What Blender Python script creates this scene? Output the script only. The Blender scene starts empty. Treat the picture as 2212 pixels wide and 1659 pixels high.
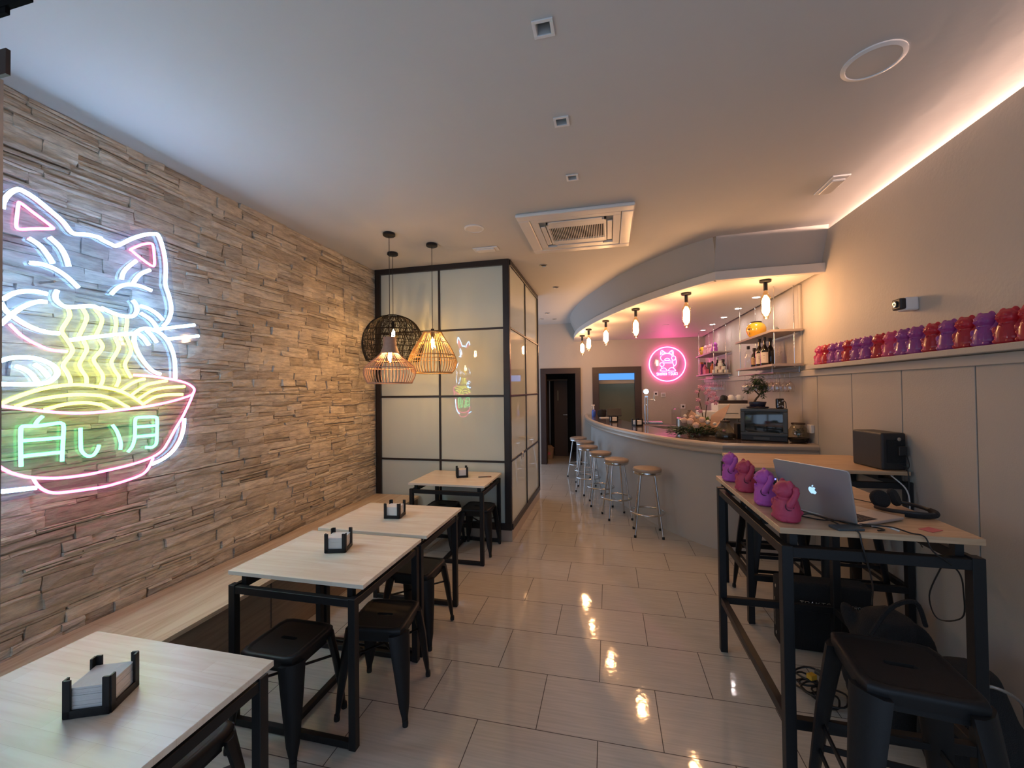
import bpy, bmesh, math, random
from mathutils import Vector, Matrix, Euler
R = random.Random(7)
SC = bpy.context.scene
COL = SC.collection
PI = math.pi

# ---------------------------------------------------------------- light levels
WORLD_S = 1.6
EXPO = 0.18
BULB = 125.0
PEND = 380.0
DOWN = 130.0
NEON_S = 6.5
COVE = 170.0
# ---------------------------------------------------------------- camera
cam_d = bpy.data.cameras.new('camera')
cam_d.sensor_fit = 'HORIZONTAL'; cam_d.sensor_width = 36.0
cam_d.lens = 885.21 / 2212 * 36.0
cam_d.clip_start = 0.02
cam = bpy.data.objects.new('camera', cam_d)
def cam_matrix(yaw, pitch, roll):
    cy, sy, cp, sp, cr, sr = math.cos(yaw), math.sin(yaw), math.cos(pitch), math.sin(pitch), math.cos(roll), math.sin(roll)
    f = Vector((sy*cp, cy*cp, sp)); rt = Vector((cy, -sy, 0)); up = rt.cross(f)
    r2 = cr*rt + sr*up; u2 = -sr*rt + cr*up
    return Matrix(((r2.x, u2.x, -f.x), (r2.y, u2.y, -f.y), (r2.z, u2.z, -f.z))).to_4x4()
cam.matrix_world = Matrix.Translation((0, 0, 1.65)) @ cam_matrix(-0.23049125, 0.01428095, -0.01144302)
COL.objects.link(cam); SC.camera = cam

# ---------------------------------------------------------------- world: dusk sky outside the storefront
wd = bpy.data.worlds.new('dusk'); SC.world = wd; wd.use_nodes = True
bg = wd.node_tree.nodes['Background']
bg.inputs[0].default_value = (0.44, 0.60, 0.84, 1); bg.inputs[1].default_value = WORLD_S
SC.view_settings.view_transform = 'Standard'; SC.view_settings.look = 'None'
SC.view_settings.gamma = 1.0; SC.view_settings.use_curve_mapping = False
SC.view_settings.exposure = EXPO
cy = SC.cycles
cy.use_denoising = True
try: cy.denoiser = 'OPENIMAGEDENOISE'
except Exception: pass
cy.max_bounces = 7; cy.diffuse_bounces = 4; cy.glossy_bounces = 4; cy.transmission_bounces = 6; cy.transparent_max_bounces = 16
cy.sample_clamp_indirect = 6.0; cy.caustics_reflective = False; cy.caustics_refractive = False
cy.use_light_tree = True

# measured neon tube runs on the stone wall plane (y, z) and on the back wall (x, z), metres
NEON = [('w',0,[(1.239,2.478),(1.243,2.512),(1.26,2.553),(1.283,2.582),(1.301,2.586),(1.343,2.57),(1.396,2.536),(1.443,2.502),(1.472,2.466),(1.491,2.458),(1.542,2.472),(1.596,2.475),(1.602,2.468),(1.647,2.458),(1.665,2.456),(1.693,2.477),(1.742,2.522),(1.806,2.568),(1.863,2.595),(1.882,2.593),(1.902,2.549),(1.919,2.473),(1.925,2.398),(1.923,2.31),(1.942,2.25),(1.956,2.184),(1.954,2.138),(1.937,2.089),(1.911,2.057)]),('p',1,[(1.298,2.527),(1.343,2.5),(1.404,2.462),(1.404,2.451),(1.343,2.427),(1.298,2.407),(1.284,2.416),(1.287,2.474),(1.291,2.519)]),('w',0,[(1.323,2.375),(1.361,2.355),(1.393,2.313),(1.408,2.284)]),('w',0,[(1.396,2.406),(1.433,2.375),(1.456,2.333),(1.468,2.287)]),('w',0,[(1.327,2.262),(1.372,2.268),(1.419,2.258),(1.464,2.231),(1.506,2.191)]),('p',1,[(1.742,2.463),(1.793,2.506),(1.841,2.531),(1.857,2.519),(1.863,2.455),(1.863,2.411),(1.846,2.403),(1.793,2.428),(1.747,2.456)]),('w',0,[(1.765,2.405),(1.728,2.362),(1.703,2.322),(1.694,2.283)]),('w',0,[(1.836,2.373),(1.793,2.341),(1.768,2.308),(1.751,2.273)]),('w',0,[(1.647,2.19),(1.675,2.229),(1.706,2.253),(1.743,2.265),(1.793,2.266),(1.844,2.255)]),('w',0,[(1.241,2.074),(1.27,2.105),(1.303,2.124),(1.344,2.134),(1.387,2.132)]),('w',0,[(1.385,2.093),(1.353,2.087),(1.311,2.059),(1.272,2.016),(1.235,1.963)]),('w',0,[(1.235,2.06),(1.25,2.029),(1.272,2.007),(1.311,1.977),(1.354,1.957),(1.398,1.949),(1.431,1.95)]),('p',0,[(1.265,1.969),(1.295,1.931),(1.328,1.903),(1.372,1.879),(1.407,1.866),(1.464,1.864)]),('w',0,[(1.425,2.157),(1.418,2.131),(1.425,2.104),(1.453,2.085),(1.492,2.09),(1.533,2.103),(1.571,2.108),(1.61,2.097),(1.603,2.107),(1.647,2.091),(1.694,2.081),(1.743,2.086),(1.765,2.107),(1.77,2.133),(1.763,2.16),(1.748,2.176)]),('w',0,[(1.788,2.153),(1.833,2.145),(1.88,2.121),(1.908,2.093)]),('w',0,[(1.791,2.111),(1.833,2.09),(1.86,2.065),(1.877,2.037)]),('w',0,[(1.894,1.767),(1.847,1.789),(1.794,1.853),(1.763,1.919),(1.757,1.975),(1.773,2.008),(1.809,2.028),(1.847,2.027),(1.888,2.015),(1.931,1.978),(1.96,1.923),(1.978,1.848),(1.981,1.743)]),('w',0,[(1.776,1.994),(1.807,1.969),(1.831,1.934)]),('w',0,[(1.82,2.018),(1.85,1.989),(1.874,1.955)]),('w',0,[(1.473,1.922),(1.533,1.939),(1.644,1.968),(1.671,1.975),(1.753,1.991)]),('w',0,[(1.874,2.03),(1.96,2.055),(2.101,2.092)]),('w',0,[(1.94,1.982),(2.021,2.0),(2.127,2.024)]),('y',0,[(1.467,2.078),(1.474,2.044),(1.459,2.004),(1.444,1.963),(1.464,1.923),(1.485,1.878),(1.477,1.847),(1.45,1.797),(1.464,1.763),(1.476,1.729),(1.478,1.704)]),('y',0,[(1.525,2.089),(1.542,2.048),(1.531,2.003),(1.509,1.944)]),('y',0,[(1.529,1.926),(1.543,1.883),(1.529,1.846),(1.513,1.803),(1.523,1.771),(1.54,1.741),(1.542,1.707)]),('y',0,[(1.575,2.098),(1.605,2.054),(1.601,2.013),(1.58,1.958)]),('y',0,[(1.593,1.938),(1.61,1.903),(1.593,1.867),(1.571,1.833),(1.586,1.797),(1.608,1.759),(1.611,1.727),(1.602,1.7)]),('y',0,[(1.664,2.08),(1.671,2.041),(1.668,2.007),(1.663,1.979)]),('y',0,[(1.664,1.958),(1.683,1.911),(1.669,1.868),(1.651,1.832),(1.653,1.805),(1.671,1.768),(1.683,1.749),(1.683,1.722),(1.671,1.692)]),('y',0,[(1.721,2.074),(1.722,2.04),(1.716,1.998)]),('y',0,[(1.718,1.97),(1.741,1.908),(1.736,1.871),(1.714,1.822),(1.719,1.789),(1.743,1.743)]),('y',0,[(1.237,1.613),(1.28,1.639),(1.346,1.67),(1.417,1.691),(1.494,1.701),(1.555,1.697),(1.626,1.686),(1.683,1.67),(1.744,1.639),(1.805,1.591)]),('y',0,[(1.285,1.6),(1.346,1.626),(1.436,1.645),(1.514,1.651),(1.598,1.645),(1.604,1.644),(1.66,1.624),(1.707,1.592),(1.731,1.577)]),('y',0,[(1.383,1.582),(1.436,1.599),(1.494,1.609),(1.555,1.608),(1.598,1.598),(1.604,1.599),(1.649,1.57)]),('y',0,[(1.693,1.67),(1.731,1.7),(1.769,1.723),(1.812,1.738)]),('y',0,[(1.744,1.644),(1.781,1.675),(1.834,1.707),(1.934,1.729)]),('y',0,[(1.779,1.621),(1.834,1.66),(1.902,1.684),(2.04,1.695)]),('y',0,[(1.807,1.594),(1.861,1.628),(1.931,1.644),(2.027,1.645)]),('p',0,[(1.756,1.758),(1.847,1.754),(1.975,1.736),(2.052,1.716),(2.094,1.69),(2.102,1.668),(2.084,1.642),(2.005,1.615),(1.902,1.591),(1.794,1.575),(1.695,1.565),(1.576,1.557),(1.494,1.559),(1.418,1.568),(1.33,1.585),(1.265,1.599),(1.234,1.607)]),('p',0,[(2.097,1.658),(2.078,1.607),(2.033,1.514),(1.984,1.434),(1.94,1.356),(1.906,1.311),(1.845,1.279),(1.74,1.257),(1.605,1.245),(1.545,1.242),(1.453,1.246),(1.389,1.257),(1.328,1.275),(1.28,1.301),(1.253,1.322),(1.235,1.341)]),('p',0,[(1.344,1.267),(1.36,1.23),(1.385,1.2),(1.42,1.18),(1.476,1.172),(1.605,1.164),(1.684,1.169),(1.769,1.183),(1.814,1.2),(1.839,1.233),(1.858,1.277)]),('w',0,[(2.035,1.494),(2.031,1.435),(2.01,1.365),(1.967,1.302),(1.91,1.262),(1.848,1.241)]),('w',0,[(1.2,1.237),(1.235,1.231),(1.29,1.226),(1.352,1.221)]),('w',0,[(1.236,1.803),(1.271,1.819),(1.32,1.824),(1.363,1.818),(1.408,1.795),(1.426,1.767),(1.423,1.742),(1.399,1.715),(1.363,1.703),(1.312,1.7),(1.235,1.701)]),('w',0,[(1.283,1.782),(1.312,1.769),(1.336,1.747),(1.356,1.712)]),('w',0,[(1.346,1.794),(1.372,1.772),(1.395,1.737)]),('g',0,[(1.375,1.551),(1.359,1.533),(1.349,1.512)]),('g',0,[(1.303,1.328),(1.301,1.41),(1.301,1.49),(1.304,1.506),(1.315,1.51),(1.367,1.508),(1.43,1.514),(1.443,1.511),(1.451,1.498),(1.449,1.418),(1.446,1.327)]),('g',0,[(1.308,1.444),(1.443,1.442)]),('g',0,[(1.308,1.374),(1.444,1.372)]),('g',0,[(1.517,1.483),(1.518,1.409),(1.521,1.37),(1.536,1.345),(1.553,1.335),(1.572,1.339),(1.587,1.361),(1.595,1.387)]),('g',0,[(1.654,1.486),(1.673,1.453),(1.686,1.413),(1.693,1.381),(1.691,1.349)]),('g',0,[(1.727,1.331),(1.746,1.354),(1.759,1.395),(1.762,1.451),(1.763,1.503),(1.775,1.517),(1.829,1.517),(1.867,1.514),(1.877,1.501),(1.877,1.432),(1.874,1.364),(1.861,1.345),(1.845,1.339),(1.817,1.344)]),('g',0,[(1.769,1.465),(1.871,1.464)]),('g',0,[(1.769,1.41),(1.871,1.409)])]
PANEL = [(1.242,2.608),(1.28,2.621),(1.349,2.609),(1.424,2.554),(1.486,2.515),(1.571,2.52),(1.632,2.518),(1.696,2.547),(1.823,2.617),(1.886,2.625),(1.933,2.603),(1.961,2.476),(1.977,2.309),(2.002,2.118),(2.135,2.104),(2.154,2.046),(2.142,1.998),(2.008,1.96),(2.025,1.825),(2.025,1.781),(2.095,1.739),(2.135,1.695),(2.141,1.65),(2.111,1.53),(2.075,1.503),(2.075,1.414),(2.051,1.315),(1.994,1.265),(1.887,1.22),(1.842,1.201),(1.789,1.141),(1.655,1.129),(1.411,1.159),(1.362,1.183),(1.243,1.183),(1.175,1.191),(1.135,1.565),(1.132,2.142),(1.182,2.454)]
MINI = [(0,[(1.063,2.334),(1.072,2.412),(1.097,2.429),(1.13,2.402),(1.178,2.37),(1.227,2.373),(1.285,2.427),(1.312,2.396),(1.311,2.318)]),(0,[(1.096,2.333),(1.145,2.358),(1.202,2.362),(1.259,2.348),(1.291,2.314)]),(1,[(1.088,2.351),(1.105,2.402),(1.15,2.375)]),(1,[(1.227,2.373),(1.278,2.41),(1.298,2.344)]),(0,[(1.083,2.321),(1.06,2.282),(1.082,2.23),(1.118,2.199)]),(1,[(1.143,2.238),(1.193,2.268),(1.241,2.236),(1.192,2.222)]),(0,[(1.102,2.208),(1.2,2.214),(1.281,2.203)]),(0,[(1.126,2.172),(1.289,2.168)]),(1,[(1.319,2.309),(1.351,2.291),(1.355,2.257),(1.33,2.223),(1.298,2.228),(1.278,2.259),(1.286,2.293)]),(0,[(1.355,2.257),(1.366,2.205),(1.361,2.136),(1.328,2.103)]),(0,[(1.298,2.224),(1.297,2.172),(1.32,2.103),(1.303,2.06)]),(1,[(1.089,2.178),(1.122,2.164),(1.129,2.133),(1.113,2.103),(1.08,2.1),(1.051,2.122),(1.052,2.161)]),(0,[(1.072,2.1),(1.091,2.056)]),(1,[(1.05,2.01),(1.091,2.058),(1.141,2.064),(1.182,2.02),(1.182,2.001)]),(1,[(1.213,2.006),(1.246,2.06),(1.295,2.069),(1.344,2.025),(1.338,1.999)])]

# ---------------------------------------------------------------- materials
def newmat(name):
    m = bpy.data.materials.new(name); m.use_nodes = True
    nt = m.node_tree; b = nt.nodes['Principled BSDF']
    return m, nt, b
def nd(nt, t, **kw):
    n = nt.nodes.new(t)
    for k, v in kw.items():
        if k.startswith('i_'): n.inputs[k[2:].replace('_', ' ')].default_value = v
        else: setattr(n, k, v)
    return n
def lk(nt, a, b): nt.links.new(a, b)
def c4(c): return (c[0], c[1], c[2], 1)
def pbr(name, col, rough=0.5, metal=0.0, bump=0.0, bscale=80.0, vary=0.06, coat=0.0, spec=0.5, vscale=6.0):
    m, nt, b = newmat(name)
    b.inputs['Roughness'].default_value = rough; b.inputs['Metallic'].default_value = metal
    b.inputs['Specular IOR Level'].default_value = spec
    b.inputs['Coat Weight'].default_value = coat; b.inputs['Coat Roughness'].default_value = 0.08
    tc = nd(nt, 'ShaderNodeTexCoord')
    no = nd(nt, 'ShaderNodeTexNoise'); no.inputs['Scale'].default_value = vscale; no.inputs['Detail'].default_value = 4
    lk(nt, tc.outputs['Object'], no.inputs['Vector'])
    mx = nd(nt, 'ShaderNodeMix', data_type='RGBA')
    mx.inputs[6].default_value = c4([max(0, x*(1-vary)) for x in col]); mx.inputs[7].default_value = c4([min(1, x*(1+vary)) for x in col])
    lk(nt, no.outputs[0], mx.inputs[0]); lk(nt, mx.outputs[2], b.inputs['Base Color'])
    if bump:
        n2 = nd(nt, 'ShaderNodeTexNoise'); n2.inputs['Scale'].default_value = bscale; n2.inputs['Detail'].default_value = 3
        lk(nt, tc.outputs['Object'], n2.inputs['Vector'])
        bp = nd(nt, 'ShaderNodeBump'); bp.inputs['Strength'].default_value = bump; bp.inputs['Distance'].default_value = 0.01
        lk(nt, n2.outputs[0], bp.inputs['Height']); lk(nt, bp.outputs[0], b.inputs['Normal'])
    return m
def emit(name, col, s):
    m = bpy.data.materials.new(name); m.use_nodes = True; nt = m.node_tree
    nt.nodes.clear(); o = nd(nt, 'ShaderNodeOutputMaterial'); e = nd(nt, 'ShaderNodeEmission')
    e.inputs[0].default_value = c4(col); e.inputs[1].default_value = s
    lk(nt, e.outputs[0], o.inputs[0]); return m
def thin_glass(name, tint=(1, 1, 1), refl=0.12, rough=0.02, diff=0.0, dcol=(.8, .8, .8)):
    m = bpy.data.materials.new(name); m.use_nodes = True; nt = m.node_tree
    nt.nodes.clear(); o = nd(nt, 'ShaderNodeOutputMaterial')
    t = nd(nt, 'ShaderNodeBsdfTransparent'); t.inputs[0].default_value = c4(tint)
    g = nd(nt, 'ShaderNodeBsdfGlossy'); g.inputs['Roughness'].default_value = rough
    lw = nd(nt, 'ShaderNodeLayerWeight'); lw.inputs['Blend'].default_value = .5
    pw = nd(nt, 'ShaderNodeMath', operation='POWER'); pw.inputs[1].default_value = 4.0; lk(nt, lw.outputs['Facing'], pw.inputs[0])
    ad = nd(nt, 'ShaderNodeMath', operation='MULTIPLY_ADD'); ad.inputs[1].default_value = .55; ad.inputs[2].default_value = refl; ad.use_clamp = True
    lk(nt, pw.outputs[0], ad.inputs[0])
    mx = nd(nt, 'ShaderNodeMixShader'); lk(nt, ad.outputs[0], mx.inputs[0]); lk(nt, t.outputs[0], mx.inputs[1]); lk(nt, g.outputs[0], mx.inputs[2])
    last = mx
    if diff > 0:
        d = nd(nt, 'ShaderNodeBsdfDiffuse'); d.inputs[0].default_value = c4(dcol)
        m2 = nd(nt, 'ShaderNodeMixShader'); m2.inputs[0].default_value = diff
        lk(nt, mx.outputs[0], m2.inputs[1]); lk(nt, d.outputs[0], m2.inputs[2]); last = m2
    lk(nt, last.outputs[0], o.inputs[0]); return m
def wood(name, c1, c2, c3, rough=0.4, axis='X', plank=None, grain=18.0, coat=0.15):
    m, nt, b = newmat(name); b.inputs['Roughness'].default_value = rough
    b.inputs['Coat Weight'].default_value = coat; b.inputs['Coat Roughness'].default_value = 0.25
    tc = nd(nt, 'ShaderNodeTexCoord'); mp = nd(nt, 'ShaderNodeMapping')
    mp.inputs['Scale'].default_value = (1.2, grain, grain) if axis == 'X' else (grain, 1.2, grain)
    lk(nt, tc.outputs['Object'], mp.inputs['Vector'])
    no = nd(nt, 'ShaderNodeTexNoise'); no.inputs['Scale'].default_value = 1.5; no.inputs['Detail'].default_value = 8; no.inputs['Distortion'].default_value = 1.4
    lk(nt, mp.outputs[0], no.inputs['Vector'])
    cr = nd(nt, 'ShaderNodeValToRGB'); e = cr.color_ramp.elements
    e[0].position = .32; e[0].color = c4(c2); e[1].position = .62; e[1].color = c4(c1)
    lk(nt, no.outputs[0], cr.inputs[0]); out = cr.outputs[0]
    if plank:
        m2 = nd(nt, 'ShaderNodeMapping')
        if axis == 'Y': m2.inputs['Rotation'].default_value = (0, 0, PI/2)
        lk(nt, tc.outputs['Object'], m2.inputs['Vector'])
        br = nd(nt, 'ShaderNodeTexBrick'); br.offset = .37; br.inputs['Scale'].default_value = 1
        br.inputs['Brick Width'].default_value = plank[0]; br.inputs['Row Height'].default_value = plank[1]
        br.inputs['Mortar Size'].default_value = plank[2]; br.inputs['Color1'].default_value = (1, 1, 1, 1)
        br.inputs['Color2'].default_value = c4(c3); br.inputs['Mortar'].default_value = (.78, .72, .66, 1)
        lk(nt, m2.outputs[0], br.inputs['Vector'])
        mu = nd(nt, 'ShaderNodeMix', data_type='RGBA', blend_type='MULTIPLY'); mu.inputs[0].default_value = 1
        lk(nt, out, mu.inputs[6]); lk(nt, br.outputs[0], mu.inputs[7]); out = mu.outputs[2]
    lk(nt, out, b.inputs['Base Color']); return m

M = {}
M['wall'] = pbr('greige_wall_paint', (.465, .425, .37), .65, bump=.25, bscale=45, vary=.03)
M['panel'] = pbr('greige_panel_paint', (.40, .375, .335), .6, bump=.12, bscale=120, vary=.03)
M['seam'] = pbr('dark_seam', (.10, .075, .06), .8)
M['ceil'] = pbr('ceiling_paint', (.56, .55, .53), .7, bump=.12, bscale=14, vary=.02)
M['soffit'] = pbr('soffit_paint', (.44, .41, .37), .6, vary=.02)
M['soffitu'] = pbr('soffit_underside', (.66, .62, .57), .45, bump=.08, bscale=10, vary=.02)
M['black'] = pbr('black_powder_coat', (.010, .010, .011), .48, spec=.35, bump=.05, bscale=300, vary=.1)
M['stoolblack'] = pbr('satin_black_steel', (.010, .010, .011), .48, spec=.3, vary=.1, bump=.04, bscale=200)
M['rubber'] = pbr('black_rubber', (.012, .012, .012), .8)
M['plasticb'] = pbr('black_plastic', (.018, .018, .02), .5)
M['fabricb'] = pbr('black_fabric', (.012, .012, .013), .95, bump=.5, bscale=200)
M['darkwood'] = pbr('wenge_frame', (.035, .018, .013), .45, bump=.1, bscale=60, vary=.25)
M['frame'] = pbr('dark_bronze_frame', (.016, .012, .012), .4)
M['lacq'] = pbr('pale_green_back_painted_glass', (.56, .63, .57), .9, vary=.04, coat=1.0, vscale=1.5)
M['lacq'].node_tree.nodes['Principled BSDF'].inputs['Coat Roughness'].default_value = 0.02
M['chrome'] = pbr('chrome', (.62, .6, .58), .16, metal=1.0, vary=.03)
M['steel'] = pbr('brushed_steel', (.5, .49, .47), .32, metal=1.0, vary=.05)
M['cushion'] = pbr('taupe_vinyl', (.31, .24, .185), .35, bump=.1, bscale=90, vary=.06)
M['rim'] = pbr('counter_moulding', (.50, .44, .37), .32, metal=.35, vary=.05)
M['ctop'] = pbr('dark_counter_top', (.10, .075, .07), .16, vary=.25, vscale=20, coat=.4)
M['white'] = pbr('white_plastic', (.75, .74, .72), .4, vary=.02)
M['whitem'] = pbr('white_enamel', (.74, .71, .67), .3, vary=.02)
M['grille'] = pbr('dark_grille', (.03, .03, .03), .7)
M['paper'] = pbr('white_napkin', (.72, .70, .67), .9, bump=.2, bscale=60, vary=.04)
M['kraftpaper'] = pbr('kraft_paper', (.50, .33, .24), .8, bump=.3, bscale=20)
M['alu'] = pbr('aluminium_shell', (.50, .50, .52), .42, metal=.75, vary=.03)
M['key'] = pbr('keyboard_black', (.03, .025, .035), .6)
M['cablek'] = pbr('black_cable', (.012, .011, .011), .5)
M['cablew'] = pbr('white_cable', (.6, .58, .56), .5)
M['tv'] = pbr('grey_green_tv_plastic', (.05, .06, .064), .45, vary=.08)
M['tvs'] = pbr('tv_dark_glass', (.022, .028, .027), .08, vary=.05, coat=1.0)
M['navy'] = pbr('navy_ceramic', (.012, .014, .035), .35)
M['leaf'] = pbr('green_leaf', (.05, .10, .035), .5, vary=.5, vscale=30)
M['leafd'] = pbr('dark_green_leaf', (.045, .085, .03), .5, vary=.5, vscale=30)
M['leafg'] = pbr('eucalyptus_leaf', (.16, .22, .17), .6, vary=.3, vscale=20)
M['lime'] = pbr('lime_leaf', (.25, .38, .12), .5, vary=.3, vscale=20)
M['bark'] = pbr('brown_bark', (.08, .05, .03), .8, bump=.5, bscale=60, vary=.3)
M['peach'] = pbr('peach_petal', (.75, .50, .38), .6, vary=.15, vscale=40)
M['cream'] = pbr('cream_petal', (.78, .68, .56), .6, vary=.1, vscale=40)
M['orchid'] = pbr('mauve_petal', (.55, .26, .36), .5, vary=.4, vscale=60)
M['soil'] = pbr('dark_soil', (.02, .014, .01), .9, bump=.6, bscale=80)
M['yellow'] = pbr('yellow_ceramic', (.80, .43, .03), .22, vary=.05, coat=.6)
M['header'] = pbr('header_black', (.004, .004, .004), .9, spec=.1)
M['lidd'] = pbr('dark_brown_lid', (.03, .018, .015), .45)
M['catv'] = pbr('violet_flocked', (.42, .075, .38), .62, bump=.12, bscale=120, vary=.08)
M['catr'] = pbr('raspberry_flocked', (.42, .04, .095), .6, bump=.12, bscale=120, vary=.08)
M['catp'] = pbr('pink_glaze', (.80, .42, .50), .4)
M['joint'] = pbr('dark_joint', (.05, .01, .03), .7)
M['bottle'] = pbr('dark_bottle_glass', (.012, .008, .007), .1, coat=.5)
M['bottler'] = pbr('red_bottle', (.35, .02, .03), .2, coat=.5)
M['label'] = pbr('cream_label', (.62, .55, .48), .7)
M['labelt'] = pbr('tan_label', (.45, .28, .14), .7)
M['ink'] = pbr('dark_ink', (.02, .015, .012), .7)
M['pinkcard'] = pbr('pink_card', (.55, .12, .14), .6, vary=.2, vscale=60)
M['orange'] = pbr('orange_box', (.6, .16, .04), .6)
M['pinkbox'] = pbr('pink_box', (.75, .18, .28), .6)
M['purple'] = pbr('purple_box', (.14, .03, .16), .6)
M['candle'] = pbr('ivory_wax', (.72, .62, .48), .55)
M['rattan'] = pbr('pale_pink_rattan', (.36, .21, .145), .55, vary=.2, vscale=40)
M['bamboo'] = pbr('honey_bamboo', (.42, .26, .10), .5, vary=.2, vscale=40)
M['wireb'] = pbr('black_rattan', (.007, .006, .005), .7, spec=.2)
M['bluel'] = pbr('blue_cleaning_liquid', (.03, .09, .45), .2, coat=.4)
M['brownp'] = pbr('beige_bin_plastic', (.30, .20, .13), .6)
M['door'] = pbr('dark_brown_door', (.045, .03, .024), .5)
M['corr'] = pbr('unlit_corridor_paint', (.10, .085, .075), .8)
M['kit'] = pbr('grey_green_kitchen_wall', (.22, .225, .19), .7)
M['copper'] = pbr('copper_tin', (.30, .15, .09), .4, metal=.6)
M['greycloth'] = pbr('pale_grey_cloth', (.40, .42, .45), .95, bump=.4, bscale=60)
M['led_y'] = pbr('yellow_plug', (.6, .35, .03), .5)
M['stonetile'] = pbr('plinth_tile', (.42, .35, .29), .35)
M['shelf'] = pbr('taupe_shelf', (.34, .28, .25), .5, vary=.08)
M['frost'] = thin_glass('clear_glass', (.95, .95, .94), .07, .02)
M['wine'] = thin_glass('wine_glass', (.93, .91, .91), .14, .03)
M['smoke'] = thin_glass('smoked_glass', (.82, .79, .70), .07, .03)
M['bulbglass'] = thin_glass('amber_bulb_glass', (1, .86, .62), .05, .03)
M['acryl'] = thin_glass('clear_acrylic_sheet', (.93, .96, 1), .03, .05, .03, (.5, .6, .8))
M['pane'] = thin_glass('door_glass', (.9, .94, .97), .1, .02, .1, (.35, .4, .5))

# emitters (things that give off light)
M['bulb'] = emit('warm_bulb_core', (1, .60, .36), BULB)
M['pend'] = emit('warm_pendant_core', (1, .61, .30), PEND)
M['down'] = emit('downlight_lens', (1, .88, .86), DOWN)
M['nw'] = emit('neon_white', (.31, .60, 1), NEON_S*5.2)
M['np'] = emit('neon_pink', (1, .075, .28), NEON_S*1.9)
M['ny'] = emit('neon_yellow', (.93, 1, .075), NEON_S*1.45)
M['ng'] = emit('neon_green', (.065, 1, .30), NEON_S*1.7)
M['nm'] = emit('neon_magenta', (1, .09, .34), NEON_S*2.7)
M['cove'] = emit('cove_led', (1, .62, .48), COVE)
M['logo'] = emit('laptop_logo', (.40, .68, 1), 1.1)
M['sky'] = emit('transom_light', (.12, .38, 1), 1.0)
M['beer'] = emit('beer_badge', (.85, .95, 1), 2.2)
M['scr'] = emit('small_screen', (.45, .9, .7), .9)
M['bled'] = emit('blue_led', (.12, .14, 1), 3.0)

# translucent figurines on the ledge
def translucent(name, col):
    m = bpy.data.materials.new(name); m.use_nodes = True; nt = m.node_tree
    b = nt.nodes['Principled BSDF']; o = nt.nodes['Material Output']
    b.inputs['Base Color'].default_value = c4(col); b.inputs['Roughness'].default_value = .25; b.inputs['Coat Weight'].default_value = .5
    t = nd(nt, 'ShaderNodeBsdfTranslucent'); t.inputs[0].default_value = c4([min(1, x*1.6) for x in col])
    mx = nd(nt, 'ShaderNodeMixShader'); mx.inputs[0].default_value = .45
    lk(nt, b.outputs[0], mx.inputs[1]); lk(nt, t.outputs[0], mx.inputs[2]); lk(nt, mx.outputs[0], o.inputs[0]); return m
M['cl_p'] = translucent('translucent_pink', (.62, .12, .28))
M['cl_r'] = translucent('translucent_red', (.52, .045, .075))
M['cl_v'] = translucent('translucent_violet', (.38, .10, .38))

# floor tiles
def floor_mat():
    m, nt, b = newmat('polished_beige_floor_tile')
    tc = nd(nt, 'ShaderNodeTexCoord'); mp = nd(nt, 'ShaderNodeMapping'); mp.inputs['Location'].default_value = (0.0715, 5.915, 0)
    lk(nt, tc.outputs['Object'], mp.inputs['Vector'])
    br = nd(nt, 'ShaderNodeTexBrick'); br.offset = .5; br.inputs['Scale'].default_value = 1
    br.inputs['Brick Width'].default_value = .589; br.inputs['Row Height'].default_value = .3948
    br.inputs['Mortar Size'].default_value = .0022; br.inputs['Mortar Smooth'].default_value = .1
    br.inputs['Color1'].default_value = (.50, .465, .41, 1); br.inputs['Color2'].default_value = (.47, .44, .385, 1); br.inputs['Mortar'].default_value = (.05, .04, .035, 1)
    lk(nt, mp.outputs[0], br.inputs['Vector'])
    m2 = nd(nt, 'ShaderNodeMapping'); m2.inputs['Scale'].default_value = (2.5, 55, 1); m2.inputs['Rotation'].default_value = (0, 0, .03)
    lk(nt, tc.outputs['Object'], m2.inputs['Vector'])
    no = nd(nt, 'ShaderNodeTexNoise'); no.inputs['Scale'].default_value = 1.6; no.inputs['Detail'].default_value = 5
    lk(nt, m2.outputs[0], no.inputs['Vector'])
    cr = nd(nt, 'ShaderNodeValToRGB'); cr.color_ramp.elements[0].position = .35; cr.color_ramp.elements[0].color = (.92, .915, .91, 1)
    cr.color_ramp.elements[1].position = .65; cr.color_ramp.elements[1].color = (1.06, 1.05, 1.04, 1); lk(nt, no.outputs[0], cr.inputs[0])
    mu = nd(nt, 'ShaderNodeMix', data_type='RGBA', blend_type='MULTIPLY'); mu.inputs[0].default_value = 1
    lk(nt, br.outputs[0], mu.inputs[6]); lk(nt, cr.outputs[0], mu.inputs[7]); lk(nt, mu.outputs[2], b.inputs['Base Color'])
    rr = nd(nt, 'ShaderNodeMapRange'); rr.inputs['To Min'].default_value = .07; rr.inputs['To Max'].default_value = .6
    lk(nt, br.outputs['Fac'], rr.inputs['Value']); lk(nt, rr.outputs[0], b.inputs['Roughness'])
    n3 = nd(nt, 'ShaderNodeTexNoise'); n3.inputs['Scale'].default_value = 9; n3.inputs['Detail'].default_value = 3; lk(nt, tc.outputs['Object'], n3.inputs['Vector'])
    bp = nd(nt, 'ShaderNodeBump'); bp.inputs['Strength'].default_value = .05; bp.inputs['Distance'].default_value = .02
    lk(nt, n3.outputs[0], bp.inputs['Height']); lk(nt, bp.outputs[0], b.inputs['Normal'])
    return m
M['floor'] = floor_mat()

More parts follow.
